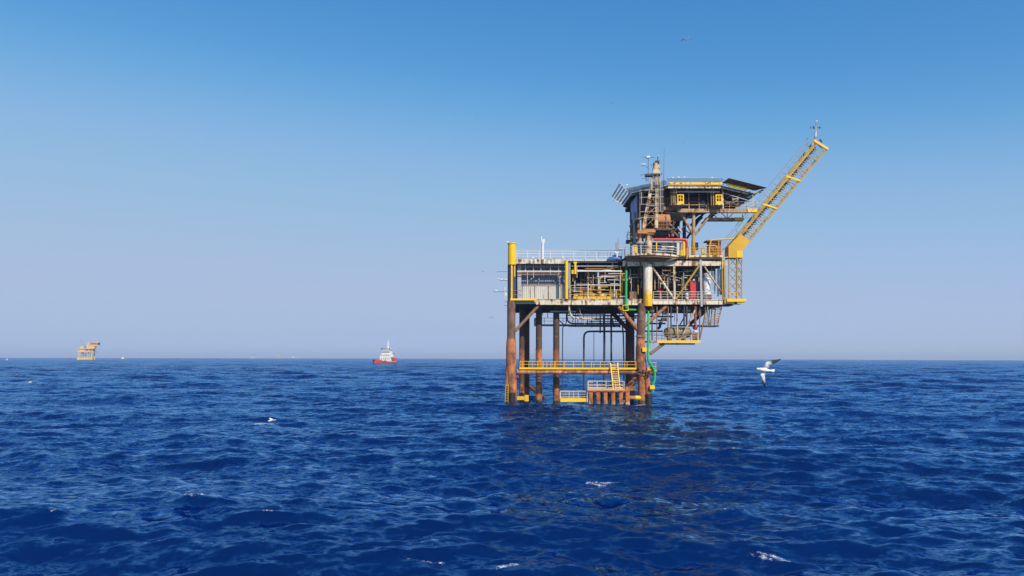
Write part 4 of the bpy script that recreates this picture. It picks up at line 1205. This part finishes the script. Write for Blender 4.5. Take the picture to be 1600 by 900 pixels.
new_obj('platform_rail', MB().rail(px((1019, 293, 123.4), (1034, 293, 123.4)), 1.1, .9, .035, 1).rail(px((1020, 279.5, 123.5), (1033, 279.5, 123.5)), .9, .9, .03, 1), M['pipegrey'], ms)
for y in (297, 308, 319, 330.5, 340):
    new_obj('cross_gantry', MB().tube(px((999, y, 123.4), (1037, y - 1, 123.4)), .055, 6), M['pipegrey' if y != 297 else 'beige'], ms)
for q, y0, y1, mat in ((999.5, 298, 358, 'tan'), (1034, 290, 335, 'pipegrey'), (1031.5, 270, 330, 'railwhite'), (1002, 300, 318, 'railwhite'), (1029, 275, 330, 'tan')):
    new_obj('mast_ladder_rail', MB().tube(px((q, y0, 123.4), (q, y1, 123.4)), .05, 6), M[mat], ms)
ld_ = MB()
for y in range(276, 330, 3):
    ld_.tube(px((1029, y, 123.38), (1031.5, y, 123.38)), .025, 4)
new_obj('mast_ladder', ld_, M['pipegrey'], ms)
new_obj('whip_antenna', MB().tube(px((1036.2, 330, 124), (1036.5, 275, 124), (1037.4, 231, 124)), [.05, .035, .02], 6), M['dark'], ms)
for pts in (((1012.3, 282, 124), (1012.5, 247, 124)), ((1004, 245.2, 124), (1022, 245.4, 124)), ((1001, 258.5, 124), (1008, 258.3, 124), (1013, 263, 124)), ((1000, 273.2, 124), (1010, 272, 124)), ((1002.5, 278.4, 124), (1008, 278.2, 124), (1013, 283, 124)), ((1016, 257.5, 124), (1021, 257.2, 124)), ((1009, 272, 124), (1009, 284, 124))):
    new_obj('antenna_arm', MB().tube(px(*pts), .04, 5), M['dark'], ms)
new_obj('antenna_head', MB().lathe(P(1011, 247.5, 124), [(.1, 0), (.24, .12), (.24, .4), (.1, .5)], 10).lathe(P(1013.6, 246.8, 124), [(.1, 0), (.2, .1), (.2, .35), (.1, .45)], 10), M['white'], ms)
new_obj('mast_box', MB().pbox(1015.5, 296, 1022, 300, 123.7, .5).pbox(1025, 288, 1032, 291, 123.6, .4), M['dark'], ms)

# tanks, cabinets and small gear
ot = rooted('rust_tank', 'rust orange box tank on a dark platform beside the mast', 'tank', P(1036, 357, 125))
new_obj('tank_body', MB().lathe(P(1025.8, 345, 126.4), [(1.0, 0), (1.2, .06), (1.2, 2.15), (1.0, 2.22)], 20, 'X'), M['rustorange'], ot)
new_obj('tank_band', MB().pbox(1025.4, 345.4, 1046, 346.4, 125.1, .12).pbox(1025.4, 350.6, 1046, 351.4, 125.1, .12).pbox(1040.6, 334, 1041.3, 357, 125.05, .1).pbox(1036, 345, 1036.6, 357, 125.05, .1).pbox(1026.5, 345, 1027.1, 357, 125.05, .1), M['brown'], ot)
new_obj('tank_saddle', MB().pbox(1027, 354, 1045, 357, 125.4, 1.6), M['rust'], ot)
wt_ = rooted('storage_tank', 'white upright cylindrical tank with dark markings in the right hand bay', 'tank', P(1104.5, 466, 126.4))
new_obj('tank_shell', MB().lathe(P(1104.5, 460, 126.4), [(.64, 0), (.68, .05), (.68, 2.75), (.6, 2.95), (.3, 3.1)], 20), M['white'], wt_)
tm = MB()
rq = random.Random(3)
for i in range(13):
    t = rq.uniform(3.7, 5.6)
    z = P(1, rq.uniform(435, 456), 126.4).z
    c = P(1104.5, 450, 126.4)
    tm.beam(Vector((c.x + .695 * math.cos(t), 126.4 + .695 * math.sin(t), z)), Vector((c.x + .695 * math.cos(t + .25), 126.4 + .695 * math.sin(t + .25), z + rq.uniform(-.1, .1))), .02, rq.uniform(.05, .12))
new_obj('stained_band', tm, M['dark'], wt_)
new_obj('tank_top', MB().lathe(P(1104.5, 432.5, 126.4), [(.69, 0), (.69, .5), (.45, .7)], 20), M['pipegrey'], wt_)
new_obj('tank_skirt', MB().pbox(1097.5, 460, 1112, 466.5, 125.7, 1.5), M['brown'], wt_)
rc = rooted('red_cabinet', 'tall bright red cabinet standing behind the lower deck rail', 'cabinet', P(1084.5, 467, 126.2))
new_obj('cabinet_body', MB().pbox(1078.4, 437.5, 1091, 466.8, 125.9, 1.3), M['red'], rc)
new_obj('cabinet_lamp', MB().pbox(1083, 435.3, 1085.5, 437.4, 126, .3), M['white'], rc)
new_obj('cabinet_door', MB().pbox(1079.5, 439.5, 1090, 464, 125.84, .055), M['red'], rc)
new_obj('cabinet_cap', MB().pbox(1081, 438, 1088, 440, 125.8, .04).pbox(1083.5, 439.5, 1086, 441, 125.79, .05), M['dark'], rc)
rv = rooted('red_valve', 'short red valve assembly beside the pale column', 'valve', P(1031.5, 466, 126))
new_obj('valve_body', MB().lathe(P(1031.5, 464.5, 126), [(.35, -.2), (.35, 0), (.27, .1), (.30, .9), (.42, .95), (.42, 1.1), (.2, 1.25), (.12, 1.75)], 12), M['red'], rv)
new_obj('valve_arm', MB().tube(px((1027, 455, 126), (1036.5, 455, 126)), .2, 10), M['red'], rv)
pu = rooted('red_pump', 'red horizontal pump motor behind the middle deck rail', 'pump', P(911, 462, 126))
new_obj('motor_body', MB().lathe(P(904.5, 451.4, 126.2), [(.15, 0), (.30, .05), (.32, .2), (.32, 1.3), (.22, 1.4)], 14, 'X'), M['red'], pu)
new_obj('pump_head', MB().lathe(P(919, 451.8, 126.2), [(.2, 0), (.26, .1), (.26, .5), (.15, .6)], 12, 'X').pbox(920.5, 454, 926, 461.5, 126, .5), M['rustorange'], pu)
new_obj('pump_foot', MB().pbox(905, 454.5, 917, 462.3, 126.0, .6), M['brown'], pu)
ve = rooted('pressure_vessel', 'olive horizontal pressure vessel on the hanging lower platform', 'tank', P(1059, 530, 127))
new_obj('vessel_shell', MB().lathe(P(1038, 519, 127), [(.1, -.1), (.6, .05), (.85, .4), (.9, .7), (.9, 3.9), (.8, 4.3), (.4, 4.55)], 20, 'X'), M['olive'], ve)
new_obj('vessel_saddle', MB().pbox(1044, 525, 1050, 531.3, 126.4, 1.1).pbox(1066, 525, 1072, 531.3, 126.4, 1.1), M['brown'], ve)
new_obj('vessel_ring', MB().lathe(P(1043.5, 519, 127), [(.86, 0), (.95, .02), (.95, .14), (.86, .16)], 20, 'X').lathe(P(1051.5, 519, 127), [(.86, 0), (.94, .02), (.94, .1), (.86, .12)], 20, 'X'), M['brown'], ve)
new_obj('level_frame', MB().rail(px((1048, 530.5, 125.9), (1072, 530.5, 125.9)), .6, 1.3, .06, 0), M['pipegrey'], ve)
rwv = rooted('red_wheel_valve', 'dark red round valve above a white drum on the hanging platform', 'valve', P(1086.5, 522, 126))
new_obj('valve_ball', MB().lathe(P(1086.5, 514.5, 126), [(.1, -.05), (.35, .1), (.46, .42), (.35, .72), (.1, .9)], 14), M['darkred'], rwv)
new_obj('white_drum', MB().lathe(P(1086.5, 518.6, 126), [(.38, 0), (.42, .05), (.42, .28), (.3, .34)], 14), M['white'], rwv)
new_obj('valve_pedestal', MB().pbox(1081, 519, 1091, 521.5, 125.7, .6).pbox(1083, 521.4, 1090, 530.8, 125.8, .5), M['rust'], rwv)
dm = rooted('white_drum', 'small white drum lying against the lower deck rail', 'drum', P(1073, 467, 125.9))
new_obj('drum_shell', MB().lathe(P(1073.3, 466.8, 126), [(.24, 0), (.28, .05), (.28, .95), (.2, 1.05)], 14), M['white'], dm)
new_obj('drum_hoop', MB().lathe(P(1073.3, 461.5, 126), [(.28, 0), (.31, .02), (.31, .1), (.28, .12)], 14), M['pipegrey'], dm)
fc = rooted('faded_cabinet', 'faded red cabinet ringed by yellow pipes near the boom foot', 'cabinet', P(1117, 398, 126))
new_obj('cabinet_body', MB().pbox(1108.5, 376, 1126.5, 398.5, 125.8, 1.8), M['darkred'], fc)
new_obj('cabinet_window', MB().pbox(1112.5, 379.5, 1118, 383.5, 125.7, .1), M['pink'], fc)
new_obj('cabinet_vent', MB().pbox(1119.5, 386, 1124.5, 394, 125.7, .1), M['maroon'], fc)
new_obj('cabinet_roof', MB().pbox(1104, 374.2, 1127.5, 376, 125.5, 2.2), M['brown'], fc)
vs_p = rooted('vent_post', 'slim white vent post rising from the left upper deck', 'vent post', P(848, 411, 125))
new_obj('post_shaft', MB().tube(px((847.6, 407, 125), (847.9, 374, 125)), .21, 12), M['white'], vs_p)
new_obj('post_head', MB().tube(px((845.8, 379, 125), (845.7, 369.5, 125)), .12, 8).tube(px((850.5, 380, 125), (850.4, 373, 125)), .09, 8).tube(px((845.3, 378.5, 125), (851, 378, 125)), .13, 8), M['white'], vs_p)
new_obj('post_foot', MB().tube(px((847.4, 411.9, 125 - .03), (847.5, 405, 125 - .03)), .23, 10), M['brown'], vs_p)
tpb = rooted('blue_tarpaulin', 'crumpled blue tarpaulin over gear at the end of the upper deck', 'tarpaulin', P(962, 405, 126))
tv, tf = [], []
nx, ny = 15, 7
rt = random.Random(2)
for i in range(nx):
    for j in range(ny):
        u, v = i / (nx - 1), j / (ny - 1)
        h = (1.0 - abs(u * 2 - 1) ** 2.2) * (1 - abs(v * 2 - 1) ** 3)
        tv.append(P(949 + 25 * u, 405.4, 124.8) + Vector((0, v * 2.4, h * (.55 + .4 * u) + rt.uniform(-.06, .06) + (.12 if h > .05 else 0))))
for i in range(nx - 1):
    for j in range(ny - 1):
        tf.append((i * ny + j, (i + 1) * ny + j, (i + 1) * ny + j + 1, i * ny + j + 1))
tfm = MB().add(tv, tf)
tfo = new_obj('tarpaulin_sheet', tfm, M['blue'], tpb)
so_m = tfo.modifiers.new('thick', 'SOLIDIFY')
so_m.thickness = .05
new_obj('tarpaulin_load', MB().pbox(964, 399, 972, 407.5, 125.0, 1.8).pbox(952, 401.5, 963, 405.3, 125.2, 1.5), M['navy'], tpb)
new_obj('white_bundle', MB().pbox(961, 393.5, 967, 395.5, 124.9, .5).pbox(963.2, 395.5, 965, 402, 124.9, .3), M['white'], tpb)
ins = rooted('floodlight_post', 'small grey instrument post beside the blue tarpaulin', 'instrument post', P(964, 405, 126))
new_obj('post_body', MB().pbox(962.5, 379, 966.5, 391, 126, .5).tube(px((964.5, 404, 126.2), (964.5, 390, 126.2)), .1, 8), M['grey'], ins)
new_obj('post_aerial', MB().tube(px((965.6, 380, 126.2), (965.4, 371.5, 126.2)), [.06, .02], 5), M['dark'], ins)
new_obj('post_rail', MB().rail(px((967, 391, 126), (977, 391, 126)), 1.2, 1.0, .04, 1).tube(px((967, 389, 126), (978, 389, 126)), .14, 6), M['pipegrey'], ins)

# ------------------------------------------------------------------ gulls
def gull(name, pos, fwd, up, span, wings, label, group='gulls in flight', dark=0.35, cat='gull'):
    """one continuous mesh: body, head with beak, tail fan and two bent wings.
    wings: for each side (wrist, tip) offsets as (outward, forward, upward) fractions of half the span"""
    f = Vector(fwd).normalized()
    u = Vector(up)
    u = (u - f * u.dot(f)).normalized()
    r = f.cross(u)
    S = span / 2
    L = span * 0.40
    mb, dk = MB(), []
    prof = [(-.50, .012), (-.36, .055), (-.15, .105), (.05, .13), (.22, .115), (.32, .075), (.38, .068), (.44, .07), (.49, .05), (.515, .022), (.57, .006)]
    n = 10
    for t, rad in prof:
        for k in range(n):
            a = 2 * math.pi * k / n
            mb.v.append(f * t * L + (r * math.cos(a) + u * math.sin(a) * .9) * rad * L + u * (.03 * L if t > .3 else 0))
            dk.append(1.0 if t > .5 else 0.0)
    for i in range(len(prof) - 1):
        for k in range(n):
            k2 = (k + 1) % n
            mb.f.append((i * n + k, i * n + k2, (i + 1) * n + k2, (i + 1) * n + k))
    mb.f.append(tuple(reversed(range(n))))
    mb.f.append(tuple((len(prof) - 1) * n + k for k in range(n)))
    base = len(mb.v)
    for w_, t in ((.05, -.36), (.13, -.66), (-.13, -.66), (-.05, -.36)):
        for s_ in (1, -1):
            mb.v.append(f * t * L + r * w_ * L + u * .012 * s_ * L)
            dk.append(0)
    for a, b, c, d in ((0, 2, 4, 6), (7, 5, 3, 1), (0, 1, 3, 2), (2, 3, 5, 4), (4, 5, 7, 6), (6, 7, 1, 0)):
        mb.f.append((base + a, base + b, base + c, base + d))
    for side, (wr, tp) in zip((-1, 1), wings):
        root = Vector((.06, .05, .08))
        wr, tp = Vector(wr), Vector(tp)
        ctl = [root, root.lerp(wr, .5) + Vector((0, .02, .02)), wr, wr.lerp(tp, .35) + Vector((0, .03, .015)), wr.lerp(tp, .7) + Vector((0, .015, .01)), tp]
        ch = [.30, .31, .27, .21, .13, .03]
        th = [.06, .045, .035, .022, .014, .006]
        b0 = len(mb.v)
        for i, (c, w_, t) in enumerate(zip(ctl, ch, th)):
            p = (r * c.x * side + f * c.y + u * c.z) * S
            c0, c1 = ctl[max(0, i - 1)], ctl[min(5, i + 1)]
            sd = (r * (c1.x - c0.x) * side + f * (c1.y - c0.y) + u * (c1.z - c0.z)).normalized()
            pr = -f + sd * f.dot(sd)
            back = (pr.normalized() * .75 - f * .35).normalized() if pr.length > 1e-3 else -f
            for q in (p, p + back * w_ * S * .4 + u * t * S, p + back * w_ * S, p + back * w_ * S * .4 - u * t * S):
                mb.v.append(q)
                dk.append(1.0 if i >= 4 else (1.0 if i == 3 and side < 0 and dark > .3 else 0.0))
        for i in range(len(ctl) - 1):
            for k in range(4):
                k2 = (k + 1) % 4
                mb.f.append((b0 + i * 4 + k, b0 + i * 4 + k2, b0 + (i + 1) * 4 + k2, b0 + (i + 1) * 4 + k))
        mb.f.append((b0 + 3, b0 + 2, b0 + 1, b0))
        e = b0 + (len(ctl) - 1) * 4
        mb.f.append((e, e + 1, e + 2, e + 3))
    me = bpy.data.meshes.new(name)
    me.from_pydata(mb.v, [], mb.f)
    at = me.attributes.new('dark', 'FLOAT', 'POINT')
    at.data.foreach_set('value', dk)
    me.polygons.foreach_set('use_smooth', [True] * len(me.polygons))
    me.materials.append(M['feather'])
    import bmesh
    b = bmesh.new(); b.from_mesh(me)
    bmesh.ops.recalc_face_normals(b, faces=b.faces)
    b.to_mesh(me); b.free()
    o = bpy.data.objects.new(name, me)
    o.location = pos
    COL.objects.link(o)
    return tag(o, label, cat, group)


GL = ((.48, .22, .16), (1.0, -.18, .05))
GLD = ((.48, .22, .22), (.95, -.15, -.12))
# the nearest gull, banking with one wing up and one down
gull('gull', P(1194.5, 577.0, 27), (-1, -.1, .13), (0, .93, .34), 1.42, (((.44, -.02, .03), (.66, -.80, .18)), ((.28, .18, 0), (.98, -.32, .06))), 'large white gull banking with black wing tip, nearest bird over the sea')
gull('gull', P(424.5, 658, 62), (-.75, -.5, -.15), (0, -.25, 1), 1.35, (((.46, .2, .25), (.92, -.12, -.22)), ((.46, .2, .18), (1.0, -.15, -.30))), 'white gull skimming low over a breaking wave crest')
gull('gull', P(1072, 61.5, 62), (.5, .8, .1), (-.1, -.2, 1), 1.15, (GLD, GLD), 'dark winged gull gliding highest in the sky')
specs = ((747, 185.5, 150, (.4, .8, 0), 'tiny gull alone in the open sky left of the mast, highest on that side'),
         (956.3, 160.5, 170, (-.5, -.8, 0), 'tiny gull high above the left end of the helideck'),
         (1067.5, 222.5, 160, (-.9, .2, 0), 'tiny pale gull above the middle of the helideck'),
         (956.5, 288.5, 130, (.7, .6, 0), 'small gull flying just outside the helideck side net'),
         (1044, 239.5, 122, (.8, .5, .2), 'small gull flying beside the whip antenna of the mast'),
         (755.5, 424.5, 140, (-.8, .4, -.1), 'pale gull flying off the upper corner of the platform'),
         (767.5, 496.3, 150, (.2, .9, 0), 'dark speck of a gull low off the platform leg'),
         (244, 206.5, 300, (.3, .9, 0), 'faintest gull, a dark speck far out in the left sky'),
         (1402.5, 552.6, 210, (-.9, .3, 0), 'pale gull far right just above the horizon'),
         (1186, 559.5, 0, None, None))
for i, (x, y, d, fw, lab) in enumerate(specs):
    if fw:
        gull('gull', P(x, y, d), fw, (random.uniform(-.25, .25), random.uniform(-.3, .1), 1), 1.15, (GLD if i % 2 else GL, GL if i % 3 else GLD), lab)
gull('gull', P(47.5, 599, 150), (.75, .4, .05), (.35, -.35, 1), 1.5, (((.46, .2, -.05), (.95, -.1, -.25)), ((.46, .2, .2), (.95, -.12, .3))), 'white gull skimming the sea at the far left, wings slanting', dark=.2)
gull('gull', P(11, 563.8, 260), (.9, .2, 0), (0, -.5, 1), 1.4, (GL, GL), 'pale gull just below the horizon at the far left edge', dark=.2)


def perched():
    mb, dk = MB(), []
    mb.lathe((0, 0, 0), [(.02, -.28), (.06, -.2), (.09, -.05), (.10, .06), (.075, .16), (.03, .20)], 8, 'X')
    mb.lathe((.19, 0, .09), [(.03, -.05), (.06, .0), (.06, .05), (.03, .09), (.012, .13), (.005, .17)], 8, 'X')
    mb.tube([(.13, 0, .03), (.19, 0, .1)], [.06, .05], 8)
    for s_ in (-1, 1):
        mb.tube([(.02, .035 * s_, -.06), (.02, .035 * s_, -.2)], .012, 5)
        mb.add([(.1, .075 * s_, .06), (-.1, .10 * s_, .05), (-.38, .02 * s_, .03), (-.05, .08 * s_, -.03), (.1, .06 * s_, .05), (-.1, .085 * s_, .04), (-.38, .012 * s_, .02), (-.05, .065 * s_, -.04)],
               [(0, 1, 2, 3), (7, 6, 5, 4), (0, 4, 5, 1), (1, 5, 6, 2), (2, 6, 7, 3), (3, 7, 4, 0)])
    me = bpy.data.meshes.new('perched_gull')
    me.from_pydata(mb.v, [], mb.f)
    at = me.attributes.new('dark', 'FLOAT', 'POINT')
    at.data.foreach_set('value', [1.0 if v.x < -.3 else 0.0 for v in mb.v])
    me.polygons.foreach_set('use_smooth', [True] * len(me.polygons))
    me.materials.append(M['feather'])
    return me


pm = perched()
for x, y, d, rz, lab in ((979, 288.2, 131.5, 20, 'white gull perched on the corner of the slatted side net'),
                         (1051.5, 277.2, 122, 160, 'white gull on the left end of the front safety net'),
                         (1059.5, 276.6, 122, 10, 'white gull second along the front safety net from the mast'),
                         (1069.5, 276.6, 122, 180, 'white gull third along the front safety net from the mast'),
                         (1112, 276.8, 122, 30, 'white gull alone on the right half of the front safety net'),
                         (1003, 256.2, 124, 170, 'white gull on the outer tip of the upper mast arm'),
                         (1006.2, 256.2, 124, 10, 'white gull on the upper mast arm, second from its tip'),
                         (1027.5, 242.2, 124, 60, 'white gull standing on the very top of the mast'),
                         (1275, 188, 126, 20, 'white gull on the tip post of the long boom'),
                         (793.5, 378, 125, 200, 'white gull on top of the bright yellow corner cylinder'),
                         (779.6, 435.6, 125.3, 170, 'gull at the outer end of the middle outrigger bar'),
                         (783.6, 436.6, 125.3, 20, 'gull halfway along the middle outrigger bar'),
                         (790.5, 436.8, 125.3, 180, 'gull beside the deck leg on the middle outrigger bar'),
                         (775, 454, 125.3, 10, 'gull on the longest outrigger bar off the deck corner'),
                         (832.5, 402.5, 125, 20, 'gull on the upper deck girder left of the vent post'),
                         (880, 402.5, 125, 190, 'gull on the upper deck girder above the yellow standpipe')):
    o = bpy.data.objects.new('gull', pm)
    o.location = P(x, y, d)
    o.rotation_euler = (0, 0, R(rz))
    o.scale = (0.85,) * 3
    COL.objects.link(o)
    tag(o, lab, 'gull', 'gulls perched on the platform')


# ------------------------------------------------------------------ vessels and far platforms
def drop(v):
    v = Vector(v)
    v.z -= (v.x ** 2 + v.y ** 2) / (2 * EARTH)
    return v


def world_mb(mb, loc, rz, s=1.0):
    m = Matrix.Translation(loc) @ Matrix.Rotation(rz, 4, 'Z') @ Matrix.Scale(s, 4)
    mb.v = [m @ v for v in mb.v]
    return mb


def hull_mb(L, B, D, fl=.5, sheer=2.2):
    """ship hull, bow towards +X, waterline at z=0"""
    st = [(-.5, .92, 0), (-.46, 1, 0), (-.1, 1, 0), (.15, 1, .15), (.3, .85, .45), (.41, .52, .8), (.5, .05, 1.0)]
    mb = MB()
    for t, w_, sh in st:
        top = D + sheer * sh
        x = t * L
        for y, z, k in ((0, -1.5, 0), (.72, -1.2, 0), (.90, .3, 0), (1.0, top, fl)):
            mb.v.append(Vector((x + (1.6 if z > 1 and t > .4 else 0), -B / 2 * w_ * y, z)))
        for y, z in ((1.0, top), (.90, .3), (.72, -1.2)):
            mb.v.append(Vector((x + (1.6 if z > 1 and t > .4 else 0), B / 2 * w_ * y, z)))
    n = 7
    for i in range(len(st) - 1):
        for k in range(n):
            mb.f.append((i * n + k, i * n + (k + 1) % n, (i + 1) * n + (k + 1) % n, (i + 1) * n + k))
    mb.f.append(tuple(reversed(range(n))))
    mb.f.append(tuple((len(st) - 1) * n + k for k in range(n)))
    return mb


d_ = Vector(P(601, 568.3, 1)) - Vector((0, 0, CAM_Z))
YS = 820
sp = drop((P(599.5, 568, YS).x, YS, 0))
ship = thing('supply_vessel', 'red hulled supply vessel with tall white bridge heading toward the viewer', 'ship', sp)
HD = R(-90 - 15)


def sp_part(name, mb, mat, parent=None, label=None):
    if name not in ('hull', 'bulwark_band', 'bow_winch', 'bow_fender'):
        for v in mb.v:
            v.x += SHIFT
    return new_obj(name, world_mb(mb, sp, HD), M[mat], parent or ship, label)


hl = sp_part('hull', hull_mb(46, 13.5, 3.2, sheer=2.3), 'shipred')
sp_part('bulwark_band', MB().box(-20, 3, -6.87, -6.75, 2.6, 3.0).box(-20, 3, 6.75, 6.87, 2.6, 3.0), 'shipwhite', hl)
SHIFT = -15
dk1 = sp_part('deckhouse', MB().box(0, 12, -6.1, 6.1, 3.5, 8.2), 'shipwhite')
for y in (-3.9, -1.3, 1.3, 3.9):
    sp_part('deckhouse_window', MB().box(12.0, 12.06, y - .5, y + .5, 5.6, 6.6), 'glass', dk1)
sp_part('deckhouse_door', MB().box(12.0, 12.07, -.1, 1.1, 3.7, 5.2), 'glass', dk1)
dk2 = sp_part('upper_deckhouse', MB().box(0.5, 11, -5.6, 5.6, 8.2, 11.4).box(-.3, 11.8, -6.6, 6.6, 8.15, 8.4), 'shipwhite')
sp_part('boat_rack', MB().box(4, 9, -7.4, -6.2, 6.6, 8.0), 'rustorange')
sp_part('boat_rack', MB().box(4, 9, 6.2, 7.4, 6.6, 8.0), 'rustorange')
for y in (-4, -1.5, 1.5, 4):
    sp_part('deckhouse_window', MB().box(11.0, 11.06, y - .6, y + .6, 9.4, 10.2), 'glass', dk2)
br = sp_part('bridge', MB().box(2, 9.5, -4.7, 4.7, 11.4, 16.2), 'shipwhite')
for y in (-3.6, -1.8, 0, 1.8, 3.6):
    sp_part('bridge_window', MB().box(9.5, 9.58, y - .62, y + .62, 12.9, 14.3), 'glass', br)
for x in (3.4, 5.6, 7.8):
    sp_part('bridge_window', MB().box(x - .7, x + .7, -4.78, -4.7, 12.9, 14.3), 'glass', br)
sp_part('bridge_roof', MB().box(1.4, 10.2, -5.6, 5.6, 16.2, 16.5), 'shipwhite', br)
sp_part('roof_rail', MB().rail([(10, -5.4, 16.5), (10, 5.4, 16.5)], 1.2, 1.8, .12, 1).box(9.5, 10, -5.6, -4, 16.5, 17.6).box(9.5, 10, 4, 5.6, 16.5, 17.6), 'navy', br)
mm = sp_part('ship_mast', MB().tube([(4, 0, 16.4), (4, 0, 22), (4, 0, 28)], [.9, .6, .3], 10), 'shipwhite')
sp_part('radar_bar', MB().box(3.6, 4.4, -1.8, 1.8, 22.4, 22.9).box(3.7, 4.3, -1.1, 1.1, 25.6, 26.0).box(3.2, 4.8, -1.2, 1.2, 18.4, 18.8), 'shipwhite', mm)
sp_part('radar_dome', MB().lathe((2.6, 2.2, 16.5), [(.3, 0), (.8, .4), (.9, 1.0), (.6, 1.6), (.1, 1.9)], 12), 'shipwhite', mm)
sp_part('funnel', MB().box(-3.5, -.5, -4.6, -3, 3.2, 12.6), 'shipred')
sp_part('funnel', MB().box(-3.5, -.5, 3, 4.6, 3.2, 12.6), 'shipred')
sp_part('deck_cargo', MB().box(-6, 3, 4.6, 6.5, 2.9, 7.2).box(3, 7, 6.15, 6.6, 3, 6.0), 'shipred')
sp_part('bow_winch', MB().box(10.5, 13.5, -2.5, 2.5, 3.2, 5.2).tube([(17.5, 0, 4), (17.5, 0, 8)], .15, 6), 'rustorange')
sp_part('bow_fender', MB().tube([(24.2, -1.2, 4.6), (25.2, 0, 4.9), (24.2, 1.2, 4.6)], .35, 8), 'rubber', hl)


def far_platform(px_, d, rz, s, label, detail=True, mats=('farcream', 'faryellow', 'fargrey'), flip=1):
    loc = drop((P(px_, 560, d).x, d, 0))
    t = thing('distant_platform', label, 'oil platform', loc, 'platforms far out on the horizon')

    def pp(name, mb, mat, parent=None):
        if flip < 0:
            for v in mb.v:
                v.x = -v.x
        return new_obj(name, world_mb(mb, loc, rz, s), M[mat], parent or t)

    A, B, C = mats
    for x, y in ((-14, -8), (14, -8), (-14, 8), (14, 8)):
        pp('leg', MB().tube([(x * 1.12, y, -3), (x, y, 20)], 1.3, 8), B)
    for x in (-8, -3, 3, 8):
        pp('conductor_pile', MB().tube([(x, 2, -3), (x, 2, 20)], .7, 6), C)
    pp('boat_landing', MB().box(-18, 19, -10, -7.5, .5, 5.0), B)
    dk = pp('lower_deck', MB().box(-19, 21, -10, 10, 19, 21), A)
    pp('upper_deck', MB().box(-18, 18, -10, 10, 27, 28.4), A)
    pp('machinery', MB().box(-16, -3, -8, 8, 21, 27).box(-14, -5, -6, 6, 28.4, 33), B if detail else A)
    pp('wall', MB().box(-2.5, 16, -7, 8, 21, 27), 'rustorange' if detail else A)
    if detail:
        for x in (-18, -9, 0, 9, 18):
            pp('deck_post', MB().box(x - .4, x + .4, -10, -9.2, 21, 27), A)
        pp('handrail', MB().rail([(-18, -10, 28.4), (18, -10, 28.4)], 1.3, 2.5, .12, 1), A)
        pp('mast', MB().tube([(5, 0, 28), (5, 0, 46)], [2.6, 1.6], 8), A)
        pp('helideck', MB().slab([(x * 11 + 19, y * 10) for x, y in ((-.9, -.45), (-.45, -1), (.45, -1), (1, -.45), (1, .45), (.45, 1), (-.45, 1), (-.9, .45))], 42.5, 44.4), 'farcream')
        pp('deckhouse', MB().box(9, 27, -8, 8, 37, 42.5), 'rustorange')
        pp('deckhouse', MB().box(8.5, 20, -8.5, 8, 28.4, 35), B)
        pp('tower', MB().box(1.5, 8, -6, 6, 28.4, 41), A)
        for x in (12, 21, 25):
            pp('support_column', MB().tube([(x, -7, 28), (x, -7, 43)], .9, 6), A)
        pp('cantilever_beam', MB().box(8, 30, -9, -7.5, 35, 37), A)
        pp('boom', MB().tube([(0, -5, 31), (-14, -5, 51)], [1.3, 1.0], 6), C)
        pp('leg_brace', MB().tube([(-14, -8, 19), (-3, -8, 6)], .6, 6).tube([(14, -8, 19), (3, -8, 6)], .6, 6), B)
        for x in (-10, -6, 6, 10):
            pp('conductor_pile', MB().tube([(x, -6, -3), (x, -6, 20)], .8, 6), A)
        pp('walkway', MB().box(-15, 15, -9.5, -8.2, 6, 7.6), B)
    else:
        pp('helideck', MB().slab([(x * 10 + 10, y * 9) for x, y in ((-1, -.45), (-.45, -1), (.45, -1), (1, -.45), (1, .45), (.45, 1), (-.45, 1), (-1, .45))], 40, 41.2), A)
        pp('tower', MB().box(3, 12, -6, 6, 28, 40), A)
        pp('boom', MB().tube([(-8, 0, 30), (-24, 0, 52)], [1.2, .9], 6), A)
    return t


far_platform(135.5, 1850, R(4), 1.0, 'cream and yellow gas platform far off at the left with its boom leaning left')
far_platform(435.5, 7600, R(10), 1.05, 'faint hazy platform on the horizon left of the red ship', False)
far_platform(1190, 8600, R(-10), .8, 'faintest platform on the horizon behind the nearest gull', False, flip=-1)


def far_ship(px_, d, rz, L, label, hullmat='shipwhite'):
    loc = drop((P(px_, 560, d).x, d, 0))
    t = thing('distant_boat', label, 'boat', loc, 'boats far out on the horizon')
    new_obj('hull', world_mb(hull_mb(L, L * .22, L * .08, sheer=L * .05), loc, rz), M[hullmat], t)
    new_obj('deckhouse', world_mb(MB().box(-L * .1, L * .14, -L * .09, L * .09, L * .08, L * .26), loc, rz), M['shipwhite'], t)
    new_obj('boat_mast', world_mb(MB().tube([(0, 0, L * .26), (0, 0, L * .45)], L * .012, 6), loc, rz), M['shipwhite'], t)
    return t


far_ship(192, 2350, R(15), 24, 'small white boat on the sea beside the cream distant platform', 'fargrey')
far_ship(394.5, 7900, R(10), 60, 'faint pale ship on the horizon, leftmost of the hazy group')
far_ship(459, 8000, R(170), 85, 'white ship on the horizon just right of the faint platform')

# ------------------------------------------------------------------ view
vs_ = sc.view_settings
vs_.view_transform = 'Standard'
vs_.look = 'None'
vs_.exposure = 0.0
vs_.gamma = 1.0
vs_.use_curve_mapping = False
sc.cycles.max_bounces = 8
sc.cycles.volume_bounces = 0
sc.cycles.use_denoising = True
for o in bpy.data.objects:
    if '_off' in o.keys():
        del o['_off']
